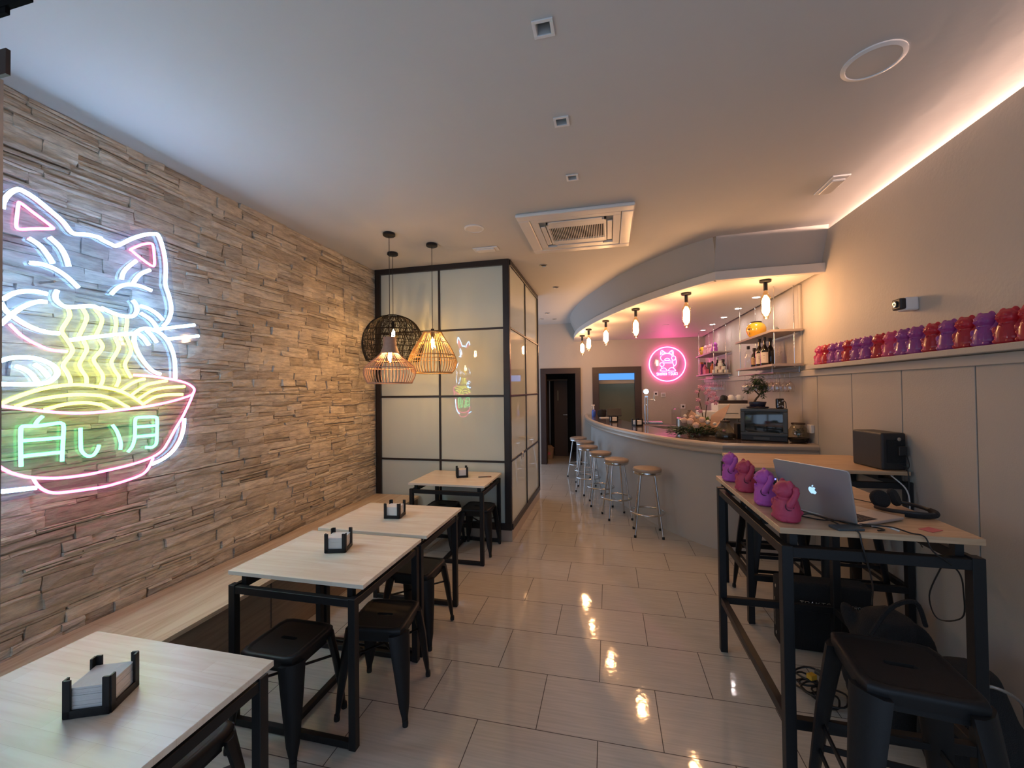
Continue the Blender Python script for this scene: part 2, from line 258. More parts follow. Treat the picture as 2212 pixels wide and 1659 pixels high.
# split-face stone
def stone_mat():
    m, nt, b = newmat('split_face_stone'); b.inputs['Roughness'].default_value = .8
    at = nd(nt, 'ShaderNodeAttribute'); at.attribute_name = 'tone'
    cr = nd(nt, 'ShaderNodeValToRGB'); e = cr.color_ramp.elements
    e[0].color = (.48, .41, .32, 1); e[1].color = (.78, .70, .57, 1); x = e.new(.5); x.color = (.65, .57, .455, 1)
    lk(nt, at.outputs['Fac'], cr.inputs[0])
    tc = nd(nt, 'ShaderNodeTexCoord'); mp = nd(nt, 'ShaderNodeMapping'); mp.inputs['Scale'].default_value = (1, 2.2, 11); lk(nt, tc.outputs['Object'], mp.inputs['Vector'])
    no = nd(nt, 'ShaderNodeTexNoise'); no.inputs['Scale'].default_value = 5; no.inputs['Detail'].default_value = 8; no.inputs['Roughness'].default_value = .65; lk(nt, mp.outputs[0], no.inputs['Vector'])
    c2 = nd(nt, 'ShaderNodeValToRGB'); c2.color_ramp.elements[0].position = .3; c2.color_ramp.elements[0].color = (.62, .59, .57, 1)
    c2.color_ramp.elements[1].position = .62; c2.color_ramp.elements[1].color = (1.1, 1.08, 1.05, 1); lk(nt, no.outputs[0], c2.inputs[0])
    mu = nd(nt, 'ShaderNodeMix', data_type='RGBA', blend_type='MULTIPLY'); mu.inputs[0].default_value = 1
    lk(nt, cr.outputs[0], mu.inputs[6]); lk(nt, c2.outputs[0], mu.inputs[7]); lk(nt, mu.outputs[2], b.inputs['Base Color'])
    bp = nd(nt, 'ShaderNodeBump'); bp.inputs['Strength'].default_value = .7; bp.inputs['Distance'].default_value = .012
    lk(nt, no.outputs[0], bp.inputs['Height']); lk(nt, bp.outputs[0], b.inputs['Normal'])
    return m
M['stone'] = stone_mat()
M['table'] = wood('finger_jointed_table_wood', (.86, .79, .665), (.77, .66, .52), (.93, .90, .865), .38, 'X', (.34, .055, .0004), 16)
M['hitable'] = wood('oak_high_table_wood', (.62, .44, .28), (.48, .31, .18), (.92, .88, .84), .4, 'X', (.9, .11, .0004), 22)
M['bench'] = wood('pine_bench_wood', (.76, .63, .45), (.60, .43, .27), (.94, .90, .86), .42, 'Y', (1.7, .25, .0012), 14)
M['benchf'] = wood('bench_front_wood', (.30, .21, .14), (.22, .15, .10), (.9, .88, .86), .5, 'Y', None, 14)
M['edge'] = wood('ply_edge', (.45, .30, .18), (.30, .19, .11), (1, 1, 1), .5, 'X', None, 30)

# ---------------------------------------------------------------- mesh helpers
class MB:
    def __init__(s): s.v = []; s.f = []; s.sm = []
    def add(s, vs, fs, smooth=False):
        n = len(s.v); s.v += [tuple(v) for v in vs]; s.f += [tuple(i+n for i in f) for f in fs]; s.sm += [smooth]*len(fs); return s
    def box(s, x0, x1, y0, y1, z0, z1, mat=None):
        vs = [(x, y, z) for x in (x0, x1) for y in (y0, y1) for z in (z0, z1)]
        if mat is not None: vs = [mat @ Vector(v) for v in vs]
        return s.add(vs, [(0, 1, 3, 2), (4, 6, 7, 5), (0, 4, 5, 1), (2, 3, 7, 6), (0, 2, 6, 4), (1, 5, 7, 3)])
    def cbox(s, c, d, rz=0, mat=None):
        T = Matrix.Translation(c) @ Matrix.Rotation(rz, 4, 'Z')
        if mat is not None: T = T @ mat
        return s.box(-d[0]/2, d[0]/2, -d[1]/2, d[1]/2, -d[2]/2, d[2]/2, T)
    def bar(s, p0, p1, w, h=None, w1=None, h1=None, up=(0, 0, 1)):
        p0 = Vector(p0); p1 = Vector(p1); h = h or w; w1 = w1 or w; h1 = h1 or h; d = (p1-p0).normalized(); u = Vector(up)
        if abs(d.dot(u)) > .98: u = Vector((0, 1, 0))
        a = d.cross(u).normalized(); b = a.cross(d).normalized(); vs = []
        for p, ww, hh in ((p0, w, h), (p1, w1, h1)):
            for i, j in ((-1, -1), (1, -1), (1, 1), (-1, 1)): vs.append(p + a*(i*ww/2) + b*(j*hh/2))
        return s.add(vs, [(3, 2, 1, 0), (4, 5, 6, 7), (0, 1, 5, 4), (1, 2, 6, 5), (2, 3, 7, 6), (3, 0, 4, 7)])
    def tube(s, pts, r, n=8, closed=False, cap=True, smooth=True):
        pts = [Vector(p) for p in pts]; m = len(pts); rs = r if isinstance(r, (list, tuple)) else [r]*m
        vs = []; prev = None
        for i, p in enumerate(pts):
            if closed: d = pts[(i+1) % m] - pts[i-1]
            else: d = pts[min(i+1, m-1)] - pts[max(i-1, 0)]
            d.normalize()
            if prev is None:
                u = Vector((0, 0, 1)) if abs(d.z) < .9 else Vector((1, 0, 0)); a = d.cross(u).normalized()
            else: a = (prev - d*prev.dot(d)).normalized()
            prev = a; b = d.cross(a)
            for k in range(n):
                t = 2*PI*k/n; vs.append(p + (a*math.cos(t) + b*math.sin(t))*rs[i])
        fs = []
        for i in range(m if closed else m-1):
            j = (i+1) % m
            for k in range(n): fs.append((i*n+k, i*n+(k+1) % n, j*n+(k+1) % n, j*n+k))
        s.add(vs, fs, smooth)
        if cap and not closed:
            o = len(s.v)-len(vs); s.f.append(tuple(o+k for k in range(n))[::-1]); s.f.append(tuple(o+(m-1)*n+k for k in range(n))); s.sm += [False, False]
        return s
    def lathe(s, prof, c=(0, 0, 0), n=24, smooth=True, sx=1, sy=1, mat=None):
        vs = []; fs = []
        for r, z in prof:
            for k in range(n):
                t = 2*PI*k/n; v = Vector((c[0]+r*sx*math.cos(t), c[1]+r*sy*math.sin(t), c[2]+z))
                vs.append(mat @ v if mat is not None else v)
        for i in range(len(prof)-1):
            for k in range(n): fs.append((i*n+k, i*n+(k+1) % n, (i+1)*n+(k+1) % n, (i+1)*n+k))
        o = len(s.v); s.add(vs, fs, smooth)
        if prof[0][0] > 1e-5: s.f.append(tuple(o+k for k in range(n))[::-1]); s.sm.append(False)
        if prof[-1][0] > 1e-5: s.f.append(tuple(o+(len(prof)-1)*n+k for k in range(n))); s.sm.append(False)
        return s
    def olathe(s, prof, c=(0, 0, 0), n=24, smooth=True):
        o = len(s.f); s.lathe(prof, c, n, smooth)
        k = (1 if prof[0][0] > 1e-5 else 0) + (1 if prof[-1][0] > 1e-5 else 0)
        if k: s.f = s.f[:-k]; s.sm = s.sm[:-k]
        return s
    def ell(s, c, r, n=12, m=8, rot=None):
        T = Matrix.Translation(c) @ (rot if rot is not None else Matrix.Identity(4)); vs = [T @ Vector((0, 0, -r[2]))]; fs = []
        for i in range(1, m):
            a = -PI/2 + PI*i/m
            for k in range(n):
                t = 2*PI*k/n; vs.append(T @ Vector((r[0]*math.cos(a)*math.cos(t), r[1]*math.cos(a)*math.sin(t), r[2]*math.sin(a))))
        vs.append(T @ Vector((0, 0, r[2]))); L = len(vs)-1
        for k in range(n): fs.append((0, 1+(k+1) % n, 1+k)); fs.append((L, 1+(m-2)*n+k, 1+(m-2)*n+(k+1) % n))
        for i in range(m-2):
            for k in range(n): fs.append((1+i*n+k, 1+i*n+(k+1) % n, 1+(i+1)*n+(k+1) % n, 1+(i+1)*n+k))
        return s.add(vs, fs, True)
    def prism(s, poly, z0, z1, flip=False):
        n = len(poly); vs = [(x, y, z0) for x, y in poly] + [(x, y, z1) for x, y in poly]
        fs = [tuple(range(n))[::-1], tuple(range(n, 2*n))] + [(i, (i+1) % n, n+(i+1) % n, n+i) for i in range(n)]
        return s.add(vs, fs)
    def sweep(s, path, prof, smooth=True, normals=None):
        """path: (x,y) list; prof: (outward offset, z) closed list; outward = given normals"""
        m = len(path); n = len(prof); vs = []
        for i, (x, y) in enumerate(path):
            nx, ny = normals[i]
            for o, z in prof: vs.append((x+nx*o, y+ny*o, z))
        fs = [(i*n+k, i*n+(k+1) % n, (i+1)*n+(k+1) % n, (i+1)*n+k) for i in range(m-1) for k in range(n)]
        s.add(vs, fs, smooth); o = len(s.v)-len(vs)
        s.f.append(tuple(o+k for k in range(n))); s.f.append(tuple(o+(m-1)*n+k for k in range(n))[::-1]); s.sm += [False, False]
        return s
    def leaf(s, p, d, L, w, up=(0, 0, 1)):
        p = Vector(p); d = Vector(d).normalized(); u = Vector(up); a = d.cross(u)
        if a.length < 1e-3: a = Vector((1, 0, 0))
        a.normalize(); b = a.cross(d).normalized()
        return s.add([p, p+d*L*.45+a*w/2+b*w*.15, p+d*L-b*w*.1, p+d*L*.45-a*w/2+b*w*.15, p+d*L*.45-b*w*.05], [(0, 1, 4), (1, 2, 4), (0, 4, 3), (4, 2, 3)], True)
    def build(s, name, mat, parent=None, bevel=0, world=False, seg=2, ang=35, kind=None):
        me = bpy.data.meshes.new(name); vs = s.v
        if parent is not None and world:
            L = parent.location; vs = [(v[0]-L.x, v[1]-L.y, v[2]-L.z) for v in vs]
        me.from_pydata(vs, [], s.f); me.validate(); me.update()
        bm = bmesh.new(); bm.from_mesh(me); bmesh.ops.recalc_face_normals(bm, faces=bm.faces[:]); bm.to_mesh(me); bm.free()
        if len(s.sm) == len(me.polygons): me.polygons.foreach_set('use_smooth', s.sm)
        if any(s.sm):
            try: me.set_sharp_from_angle(angle=math.radians(ang+10))
            except Exception: pass
        me.materials.append(M[mat] if isinstance(mat, str) else mat)
        o = bpy.data.objects.new(name, me); COL.objects.link(o)
        if parent is not None: o.parent = parent
        if bevel:
            b = o.modifiers.new('bevel', 'BEVEL'); b.width = bevel; b.segments = seg; b.limit_method = 'ANGLE'; b.angle_limit = math.radians(ang)
        if kind: o['kind'] = kind
        return o
def tag(o, label, cat, group=None):
    o['label'] = label; o['category'] = cat
    if group: o['group'] = group
    return o
def thing(name, label, cat, loc=(0, 0, 0), rz=0, group=None):
    o = bpy.data.objects.new(name, None); o.empty_display_size = .05; COL.objects.link(o); o.location = loc; o.rotation_euler = (0, 0, rz)
    return tag(o, label, cat, group)
def dup(root, loc=None, rz=None, label=None, group=None):
    r = root.copy(); COL.objects.link(r)
    if loc is not None: r.location = loc
    if rz is not None: r.rotation_euler = (0, 0, rz)
    if label: r['label'] = label
    if group: r['group'] = group
    for ch in list(root.children):
        c = ch.copy(); COL.objects.link(c); c.parent = r
        for g in list(ch.children):
            e = g.copy(); COL.objects.link(e); e.parent = c
    return r
def structure(o): o['kind'] = 'structure'; return o
def smoothpts(pts, closed=False, k=6):
    """Catmull-Rom through points"""
    P = [Vector(p) for p in pts]; n = len(P); out = []
    if n < 3: return P
    rng = range(n if closed else n-1)
    for i in rng:
        if closed: a, b, c, d = P[i-1], P[i], P[(i+1) % n], P[(i+2) % n]
        else: a, b, c, d = P[max(i-1, 0)], P[i], P[i+1], P[min(i+2, n-1)]
        for j in range(k):
            t = j/k; out.append(.5*((2*b) + (c-a)*t + (2*a-5*b+4*c-d)*t*t + (3*b-a-3*c+d)*t**3))
    if not closed: out.append(P[-1])
    return out
def path_normals(P):
    """outward (guests' side) normals of a path running from the side wall round to the back wall"""
    out = []
    for i in range(len(P)):
        a = Vector(P[max(i-1, 0)]); b = Vector(P[min(i+1, len(P)-1)]); t = (b-a).normalized(); out.append((-t.y, t.x))
    return out

# ================================================================ setting
XL, XR, YB, YF, ZC = -2.72, 1.93, 9.0, -1.2, 3.09
mb = MB(); mb.add([(XL-.1, YF, 0), (2.6, YF, 0), (2.6, YB+1.9, 0), (XL-.1, YB+1.9, 0)], [(0, 1, 2, 3)])
structure(mb.build('floor', 'floor'))
# ceiling with small square recesses for the square downlights
SQ = [(-.231, 1.601), (-.224, 2.188), (-.217, 2.789)]; h = .032
mb = MB(); ys = [YF]
xs = [XL-.1, -.224-h, -.224+h, 2.6]
for q in SQ: ys += [q[1]-h, q[1]+h]
ys += [YB+.1]
for i in range(3):
    for j in range(len(ys)-1):
        if i == 1 and j % 2 == 1:
            x0, x1, y0, y1 = xs[1], xs[2], ys[j], ys[j+1]
            for a, b in (((x0, y0), (x1, y0)), ((x1, y0), (x1, y1)), ((x1, y1), (x0, y1)), ((x0, y1), (x0, y0))):
                mb.add([(a[0], a[1], ZC), (b[0], b[1], ZC), (b[0], b[1], ZC+.07), (a[0], a[1], ZC+.07)], [(0, 1, 2, 3)])
            mb.add([(x0, y0, ZC+.07), (x1, y0, ZC+.07), (x1, y1, ZC+.07), (x0, y1, ZC+.07)], [(0, 1, 2, 3)]); continue
        mb.add([(xs[i], ys[j], ZC), (xs[i+1], ys[j], ZC), (xs[i+1], ys[j+1], ZC), (xs[i], ys[j+1], ZC)], [(0, 1, 2, 3)])
structure(mb.build('ceiling', 'ceil'))

# left wall of split-face stone
def stone_wall():
    r = random.Random(3); verts = []; faces = []; tone = []
    def q(a, b, c, d, t):
        n = len(verts); verts.extend((a, b, c, d)); faces.append((n, n+1, n+2, n+3)); tone.append(t)
    x0 = XL; z = .0
    q((x0-.002, YF, 0), (x0-.002, 4.45, 0), (x0-.002, 4.45, ZC), (x0-.002, YF, ZC), .05)
    bounds = [0.0]
    while bounds[-1] < ZC-.03: bounds.append(bounds[-1]+r.uniform(.045, .085))
    bounds[-1] = ZC; ph = [(r.uniform(0, 6.28), r.uniform(0, 6.28), r.uniform(1.2, 2.4), r.uniform(4, 8)) for _ in bounds]
    def zb(i, y):
        if i <= 0: return 0.0
        if i >= len(bounds)-1: return ZC
        p = ph[i]; return bounds[i] + .010*math.sin(p[2]*y+p[0]) + .005*math.sin(p[3]*y+p[1])
    for ci in range(len(bounds)-1):
        y = YF - r.random()*.3
        while y < 4.45:
            L = r.uniform(.14, .52); base = r.uniform(.0, .008); k = r.choice((1, 1, 2, 2, 3)); hs = [0]+sorted(r.uniform(.2, .8) for _ in range(k-1))+[1]
            for a, b in zip(hs[:-1], hs[1:]):
                if b-a < .15: continue
                ya = y+r.uniform(-.006, .006); yb = y+L+r.uniform(-.006, .006)
                cuts = [ya, ya+(yb-ya)*r.uniform(.3, .7), yb] if (r.random() < .4 and yb-ya > .2) else [ya, yb]
                for c0, c1 in zip(cuts[:-1], cuts[1:]):
                    c0 += .001; c1 -= .001
                    if c0 > 4.4: continue
                    c1 = min(c1, 4.43); t = r.random(); dep = base + r.uniform(.010, .024)
                    nu = max(2, int((c1-c0)/.04)); nv = 3; g = []
                    tl = r.uniform(-.006, .006); tz = r.uniform(-.010, .010); e0, e1 = r.uniform(-.008, .008), r.uniform(-.008, .008)
                    sl = r.uniform(-.10, .10)*(b-a); q0 = r.uniform(0, 6)
                    for j in range(nv+1):
                        row = []; v = j/nv
                        for i in range(nu+1):
                            u = i/nu; e = (i in (0, nu)) or (j in (0, nv))
                            yy = c0+(c1-c0)*u + (e0*(1-u)+e1*u)*(v-.5)*.8 + r.uniform(-.002, .002)
                            lo_, hi_ = zb(ci, yy), zb(ci+1, yy); f = a+(b-a)*v
                            if 0 < f < 1: f += sl*(u-.5) + .03*math.sin(9*yy+q0)*(1 if j in (0, nv) else .5)
                            zz = lo_+(hi_-lo_)*f + (.0008 if j == 0 else -.0008 if j == nv else 0)
                            d = dep + tl*(u-.5)*2 + tz*(v-.5) + r.uniform(-.003, .003) - (.0045 if e else 0)
                            row.append((x0+max(.002, d), yy, zz))
                        g.append(row)
                    for j in range(nv):
                        for i in range(nu): q(g[j][i], g[j][i+1], g[j+1][i+1], g[j+1][i], t)
                    for i in range(nu):
                        a1, b1 = g[0][i], g[0][i+1]; q((x0, a1[1], a1[2]), (x0, b1[1], b1[2]), b1, a1, t)
                        a1, b1 = g[nv][i], g[nv][i+1]; q(a1, b1, (x0, b1[1], b1[2]), (x0, a1[1], a1[2]), t)
                    for j in range(nv):
                        a1, b1 = g[j][0], g[j+1][0]; q((x0, a1[1], a1[2]), a1, b1, (x0, b1[1], b1[2]), t)
                        a1, b1 = g[j][nu], g[j+1][nu]; q(a1, (x0, a1[1], a1[2]), (x0, b1[1], b1[2]), b1, t)
            y += L
    me = bpy.data.meshes.new('wall_left'); me.from_pydata(verts, [], faces); me.update()
    at = me.attributes.new('tone', 'FLOAT', 'FACE'); at.data.foreach_set('value', tone)
    me.materials.append(M['stone']); o = bpy.data.objects.new('wall_left', me); COL.objects.link(o); return structure(o)
stone_wall()

# right wall: painted upper part, panelled wainscot, ledge
mb = MB(); mb.box(XR, XR+.025, YF, YB, 0, 3.055)
wr = structure(mb.build('wall_right', 'wall'))
YS = [4.72, 4.408, 3.848, 3.27, 2.702, 2.13, 1.56, .99, .42, -.15, -.72, -1.2]
YS2 = [4.72, 5.28, 5.84, 6.4, 6.96, 7.52, 8.08, 8.64, 9.0]
mb = MB(); mb.box(XR-.004, XR, YF, YB, 0, 1.80); mb.build('panel_backing', 'seam', wr)
mb = MB()
for a, b in list(zip(YS[1:], YS[:-1])) + list(zip(YS2[:-1], YS2[1:])): mb.box(XR-.016, XR-.004, a+.004, b-.004, 0, 1.80)
mb.build('wall_panel', 'panel', wr, bevel=.0015, seg=1)
mb = MB(); mb.box(XR-.035, XR-.016, YF, YB, 1.75, 1.808); mb.build('wall_moulding', 'soffit', wr, bevel=.004)
mb = MB(); mb.box(XR+.025, 2.54, YF, YB, 2.93, 2.94); mb.box(2.54, 2.55, YF, YB, 2.93, ZC); mb.build('cove_lining', 'ceil', wr)
mb = MB(); mb.box(XR-.035, XR, 4.76, YB, 1.808, 1.832); structure(mb.build('trim_2', 'panel', None, bevel=.003))
mb = MB(); mb.box(XR-.02, XR, 4.72, 4.79, 1.845, 2.69); structure(mb.build('trim_3', 'wall', None, bevel=.003))
t = thing('wall_ledge', 'long narrow painted ledge above the wall panels carrying the cat figurines', 'shelf', (XR-.06, 3, 1.81))
MB().box(XR-.105, XR, YF, 4.42, 1.81, 1.845).build('board', 'panel', t, bevel=.004, world=True)
# hidden cove strip that lights the ceiling from behind the wall top
t = thing('cove_light_strip', 'warm glowing light strip hidden in the gap between wall top and ceiling', 'light', (2.5, 1.5, 2.985))
MB().box(2.49, 2.51, YF+.1, 4.15, 2.985, 3.047).build('led_strip', 'cove', t, world=True)

# back wall with door opening and hatch opening
def wall_with_holes(name, y0, y1, x0, x1, z0, z1, holes, mat):
    m = MB(); xs = sorted({x0, x1, *[h[0] for h in holes], *[h[1] for h in holes]}); zs = sorted({z0, z1, *[h[2] for h in holes], *[h[3] for h in holes]})
    for a, b in zip(xs[:-1], xs[1:]):
        for c, d in zip(zs[:-1], zs[1:]):
            if any(h[0] <= a+1e-6 and h[1] >= b-1e-6 and h[2] <= c+1e-6 and h[3] >= d-1e-6 for h in holes): continue
            m.box(a, b, y0, y1, c, d)
    return m.build(name, mat)
DO = (-1.37, -.665, 0, 2.02); WO = (-.215, .565, .92, 2.0)
structure(wall_with_holes('wall_back', YB, YB+.14, XL-.1, 2.62, 0, ZC, [DO, WO], 'wall'))
structure(wall_with_holes('wall_front', YF-.1, YF, XL-.1, 2.62, 0, ZC, [(-2.4, -.9, .35, 2.6), (-.75, .75, .02, 2.6), (.9, 1.9, .35, 2.6)], 'wall'))
MB().box(2.56, 2.62, YF, YB, 0, ZC+.1).build('wall_cavity', 'ceil')['kind'] = 'structure'
MB().box(XL-.1, 2.62, YF, YB+.2, ZC+.08, ZC+.14).build('ceiling_deck', 'ceil')['kind'] = 'structure'

# corridor behind the door opening
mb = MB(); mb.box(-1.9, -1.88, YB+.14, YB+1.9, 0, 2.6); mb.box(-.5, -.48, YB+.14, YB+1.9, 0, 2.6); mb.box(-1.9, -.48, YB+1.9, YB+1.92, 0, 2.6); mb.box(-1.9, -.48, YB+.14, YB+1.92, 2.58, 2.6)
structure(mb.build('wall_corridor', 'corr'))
d = bpy.data.objects.new('door_2', None); COL.objects.link(d); d.location = (-1.0, YB, 0); structure(d)
mb = MB()
mb.box(DO[0]-.09, DO[0]+.03, YB-.03, YB+.17, 0, 2.11); mb.box(DO[1]-.03, DO[1]+.085, YB-.03, YB+.17, 0, 2.11); mb.box(DO[0]-.09, DO[1]+.085, YB-.032, YB+.172, DO[3]-.03, 2.112)
mb.build('door_frame', 'darkwood', d, bevel=.004, world=True)
# inner door standing ajar in the corridor
d = bpy.data.objects.new('door_3', None); COL.objects.link(d); d.location = (-1.05, 10.2, 0); structure(d)
MB().box(-1.32, -.985, 10.18, 10.22, 0, 1.86).build('door_leaf', 'door', d, bevel=.004, world=True)
MB().box(-1.43, -1.405, 10.1, 10.14, .25, 1.86).build('door_edge', 'steel', d, world=True)
MB().box(-1.5, -.98, 10.16, 10.24, 1.865, 1.90).build('door_head', 'brownp', d, world=True)
MB().box(-1.235, -1.205, 10.172, 10.18, 1.37, 1.62).build('door_glazing', 'kit', d, world=True)
mb = MB(); mb.bar((-1.0, 10.15, 1.02), (-1.09, 10.15, 1.02), .012, .012); mb.ell((-1.0, 10.165, .92), (.013, .01, .013)); mb.ell((-1.0, 10.16, 1.02), (.02, .012, .02)); mb.build('door_handle', 'chrome', d, world=True)

# hatch with dark frame, kitchen behind
w = bpy.data.objects.new('window_1', None); COL.objects.link(w); w.location = (.17, YB, 1.0); structure(w)
mb = MB()
for a, b, c, e in ((WO[0]-.115, WO[0]+.02, .7, 2.11), (WO[1]-.02, WO[1]+.115, .7, 2.11)): mb.box(a, b, YB-.035, YB+.15, c, e)
mb.box(WO[0]-.115, WO[1]+.115, YB-.037, YB+.152, WO[3]-.02, 2.112)
mb.build('window_frame', 'darkwood', w, bevel=.004, world=True)
mb = MB(); mb.box(-.46, -.44, YB+.14, YB+1.2, .5, 2.6); mb.box(1.3, 1.32, YB+.14, YB+1.2, .5, 2.6); mb.box(-.46, 1.32, YB+1.2, YB+1.22, .5, 2.6); mb.box(-.46, 1.32, YB+.14, YB+1.22, .5, .52); mb.box(-.46, 1.32, YB+.14, YB+1.22, 2.58, 2.6)
structure(mb.build('wall_kitchen', 'kit'))
t = thing('light_box', 'bright blue glowing strip above a pale beam inside the framed hatch', 'light', (.2, YB+.5, 1.9))
MB().box(-.26, .60, YB+.30, YB+.33, 1.845, 2.04).build('glowing_panel', 'sky', t, world=True)
MB().box(-.26, .60, YB+.29, YB+.75, 1.76, 1.84).build('beam', 'soffit', t, world=True, bevel=.004)

kl = bpy.data.lights.new('kitchen_fill', 'AREA'); kl.energy = 5.5; kl.size = .6; kl.color = (1, .93, .78); ko = bpy.data.objects.new('kitchen_fill', kl); COL.objects.link(ko); ko.location = (.4, YB+.95, 2.5)  # added fill light without a fitting, brightens the kitchen wall behind the hatch
# bar soffit: underside, lip and raking band above it
LIP = [(1.93, 4.25), (1.45, 4.265), (1.02, 4.29)] + [tuple(p)[:2] for p in smoothpts([(1.02, 4.29, 0), (.754, 4.64, 0), (.325, 5.336, 0), (-.017, 6.08, 0), (-.319, 6.889, 0), (-.544, 7.694, 0), (-.668, 8.45, 0), (-.70, 9.0, 0)], k=8)][1:]
TOP = [(1.93, 4.17), (1.45, 4.20), (1.02, 4.225)] + [tuple(p)[:2] for p in smoothpts([(1.02, 4.225, 0), (.70, 4.52, 0), (.27, 5.15, 0), (-.075, 5.87, 0), (-.36, 6.60, 0), (-.575, 7.38, 0), (-.715, 8.15, 0), (-.78, 9.0, 0)], k=8)][1:]
so = bpy.data.objects.new('ceiling_soffit', None); COL.objects.link(so); so.location = (.6, 6.5, 2.685); structure(so)
N_ = path_normals(LIP)
BOT = [(x-nx*.07, y-ny*.07) for (x, y), (nx, ny) in zip(LIP, N_)]
mb = MB(); n = len(LIP)
mb.add([(x, y, 2.765) for x, y in BOT]+[(x, y, ZC) for x, y in TOP], [(i, i+1, n+i+1, n+i) for i in range(n-1)], True)
mb.build('raking_band', 'soffit', so, world=True)
mb = MB(); prof = [(0, 2.69), (.0, 2.768), (-.004, 2.772), (-.09, 2.772), (-.09, 2.66+.03), (-.006, 2.685)]
mb.sweep(LIP, prof, True, N_); mb.build('lip', 'soffitu', so, world=True, ang=20)
mb = MB(); inner = [(x-nx*.05, y-ny*.05) for (x, y), (nx, ny) in zip(LIP, N_)]; poly = [(1.875, inner[0][1])]+inner[1:-1]+[(inner[-1][0], YB), (1.875, YB)]
mb.prism(poly, 2.686, 2.70); mb.build('underside', 'soffitu', so, world=True)

# ================================================================ glazed partition box
PX, PY, PYE = -1.05, 4.38, 6.2
t = thing('glazed_partition', 'tall boxed-in partition of pale green painted glass panes in a thin dark frame', 'partition', (-1.8, 5.2, 0))
fr = MB(); zt = ZC
def fbar(x0, x1, z0, z1, d=.03): fr.box(x0, x1, PY-d, PY+.02, z0, z1)
fbar(-2.68, -2.615, .12, zt); fbar(-1.115, PX, .12, zt, .032); fbar(-2.68, PX, zt-.062, zt, .034); fbar(-2.68, PX, .12, .19, .034)
fbar(-1.885, -1.862, .19, zt-.06, .014)
for z in (2.335, 1.585, .858): fbar(-2.62, -1.11, z-.011, z+.011, .013)
fr.box(PX-.02, PX+.008, PY-.03, PY+.02, .12, zt); fr.box(PX-.02, PX+.02, PYE-.03, PYE, .12, zt); fr.box(PX-.02, PX+.02, PY, PYE, zt-.06, zt); fr.box(PX-.02, PX+.02, PY, PYE, .12, .185)
fr.box(PX-.02, PX+.012, 5.235, 5.258, .18, zt-.05)
for z in (2.335, 1.585, .868): fr.box(PX-.02, PX+.011, PY, PYE, z-.011, z+.011)
fr.build('frame', 'frame', t, bevel=.002, world=True, seg=1)
zz = [.18, .858, 1.585, 2.335, zt-.05]
for a, b in ((-2.63, -1.873), (-1.873, -1.10)):
    for c, e in zip(zz[:-1], zz[1:]): MB().box(a, b, PY-.002, PY+.006, c, e).build('pane', 'lacq', t, world=True)
for a, b in ((PY+.01, 5.247), (5.247, PYE-.01)):
    for c, e in zip(zz[:-1], zz[1:]): MB().box(PX-.008, PX, a, b, c, e).build('pane', 'lacq', t, world=True)
MB().box(-2.7, PX+.012, PY-.022, PYE, 0, .12).build('plinth', 'stonetile', t, bevel=.002, world=True)
MB().box(-2.7, PX-.03, PYE-.02, PYE, 0.1, zt).build('end_panel', 'wall', t, world=True)
s = MB(); s.box(-2.68, -2.672, PY-.03, PY, 0, zt); structure(s.build('trim_4', 'seam'))
t = thing('light_switch', 'small grey wall switch low on the partition side facing the aisle', 'switch', (PX+.008, 4.98, .84))
MB().box(PX, PX+.012, 4.94, 5.02, .80, .88).build('plate', 'white', t, bevel=.003, world=True)
MB().box(PX+.012, PX+.016, 4.955, 5.005, .815, .865).build('rocker', 'steel', t, bevel=.002, world=True)

# open glass entrance door: its free edge with the clamp beside the camera
d = bpy.data.objects.new('door_1', None); COL.objects.link(d); d.location = (-1.0, .48, 0); structure(d)
MB().box(-1.9, -1.011, .4785, .4815, .02, 2.192).build('glass_leaf', 'pane', d, world=True)
MB().box(-1.011, -1.008, .478, .482, .02, 2.194).build('edge_seal', 'steel', d, world=True)
MB().box(-1.45, -.993, .477, .483, 2.20, 2.244).build('door_clamp', 'lidd', d, world=True)
mb = MB(); mb.box(-2.1, -.995, .477, .483, 2.306, 2.45); mb.box(-2.1, -.94, .476, .484, 2.3165, 2.455); mb.build('door_closer', 'header', d, world=True)

# ================================================================ neon sign on the stone wall
sg = thing('neon_sign', 'large neon of a cat eating noodles from a bowl on the stone wall', 'neon sign', (-2.6, 1.2, 1.5))
names = {'w': ('white_tube', 'nw', .0090), 'p': ('pink_tube', 'np', .0066), 'y': ('yellow_tube', 'ny', .0080), 'g': ('green_tube', 'ng', .0076)}
for cc, cl, pts in NEON:
    nm, mt, rad = names[cc]; x = {'w': -2.592, 'p': -2.596, 'y': -2.5955, 'g': -2.594}[cc]
    mb = MB(); mb.tube(smoothpts([(x, a, b) for a, b in pts], bool(cl), 5), rad, 8, closed=bool(cl)); o = mb.build(nm, mt, sg, world=True)
    bs = 1.0 if cc == 'w' else .72
    MB().tube(smoothpts([(x-rad*.8, a, b) for a, b in pts], bool(cl), 4), rad*bs, 8, closed=bool(cl)).build('tube_base', 'white', sg, world=True)
mb = MB(); n = len(PANEL); mb.add([(-2.610, a, b) for a, b in PANEL]+[(-2.605, a, b) for a, b in PANEL], [tuple(range(n)), tuple(range(n, 2*n))]+[(i, (i+1) % n, n+(i+1) % n, n+i) for i in range(n)])
mb.build('backing_sheet', 'acryl', sg, world=True)
for a, b in ((.62, 2.35), (1.42, 2.2), (1.75, 1.95), (1.6, 1.25), (.7, 1.1), (1.1, 1.35)): MB().tube([(-2.70, a, b), (-2.60, a, b)], .006, 8).build('standoff', 'steel', sg, world=True)

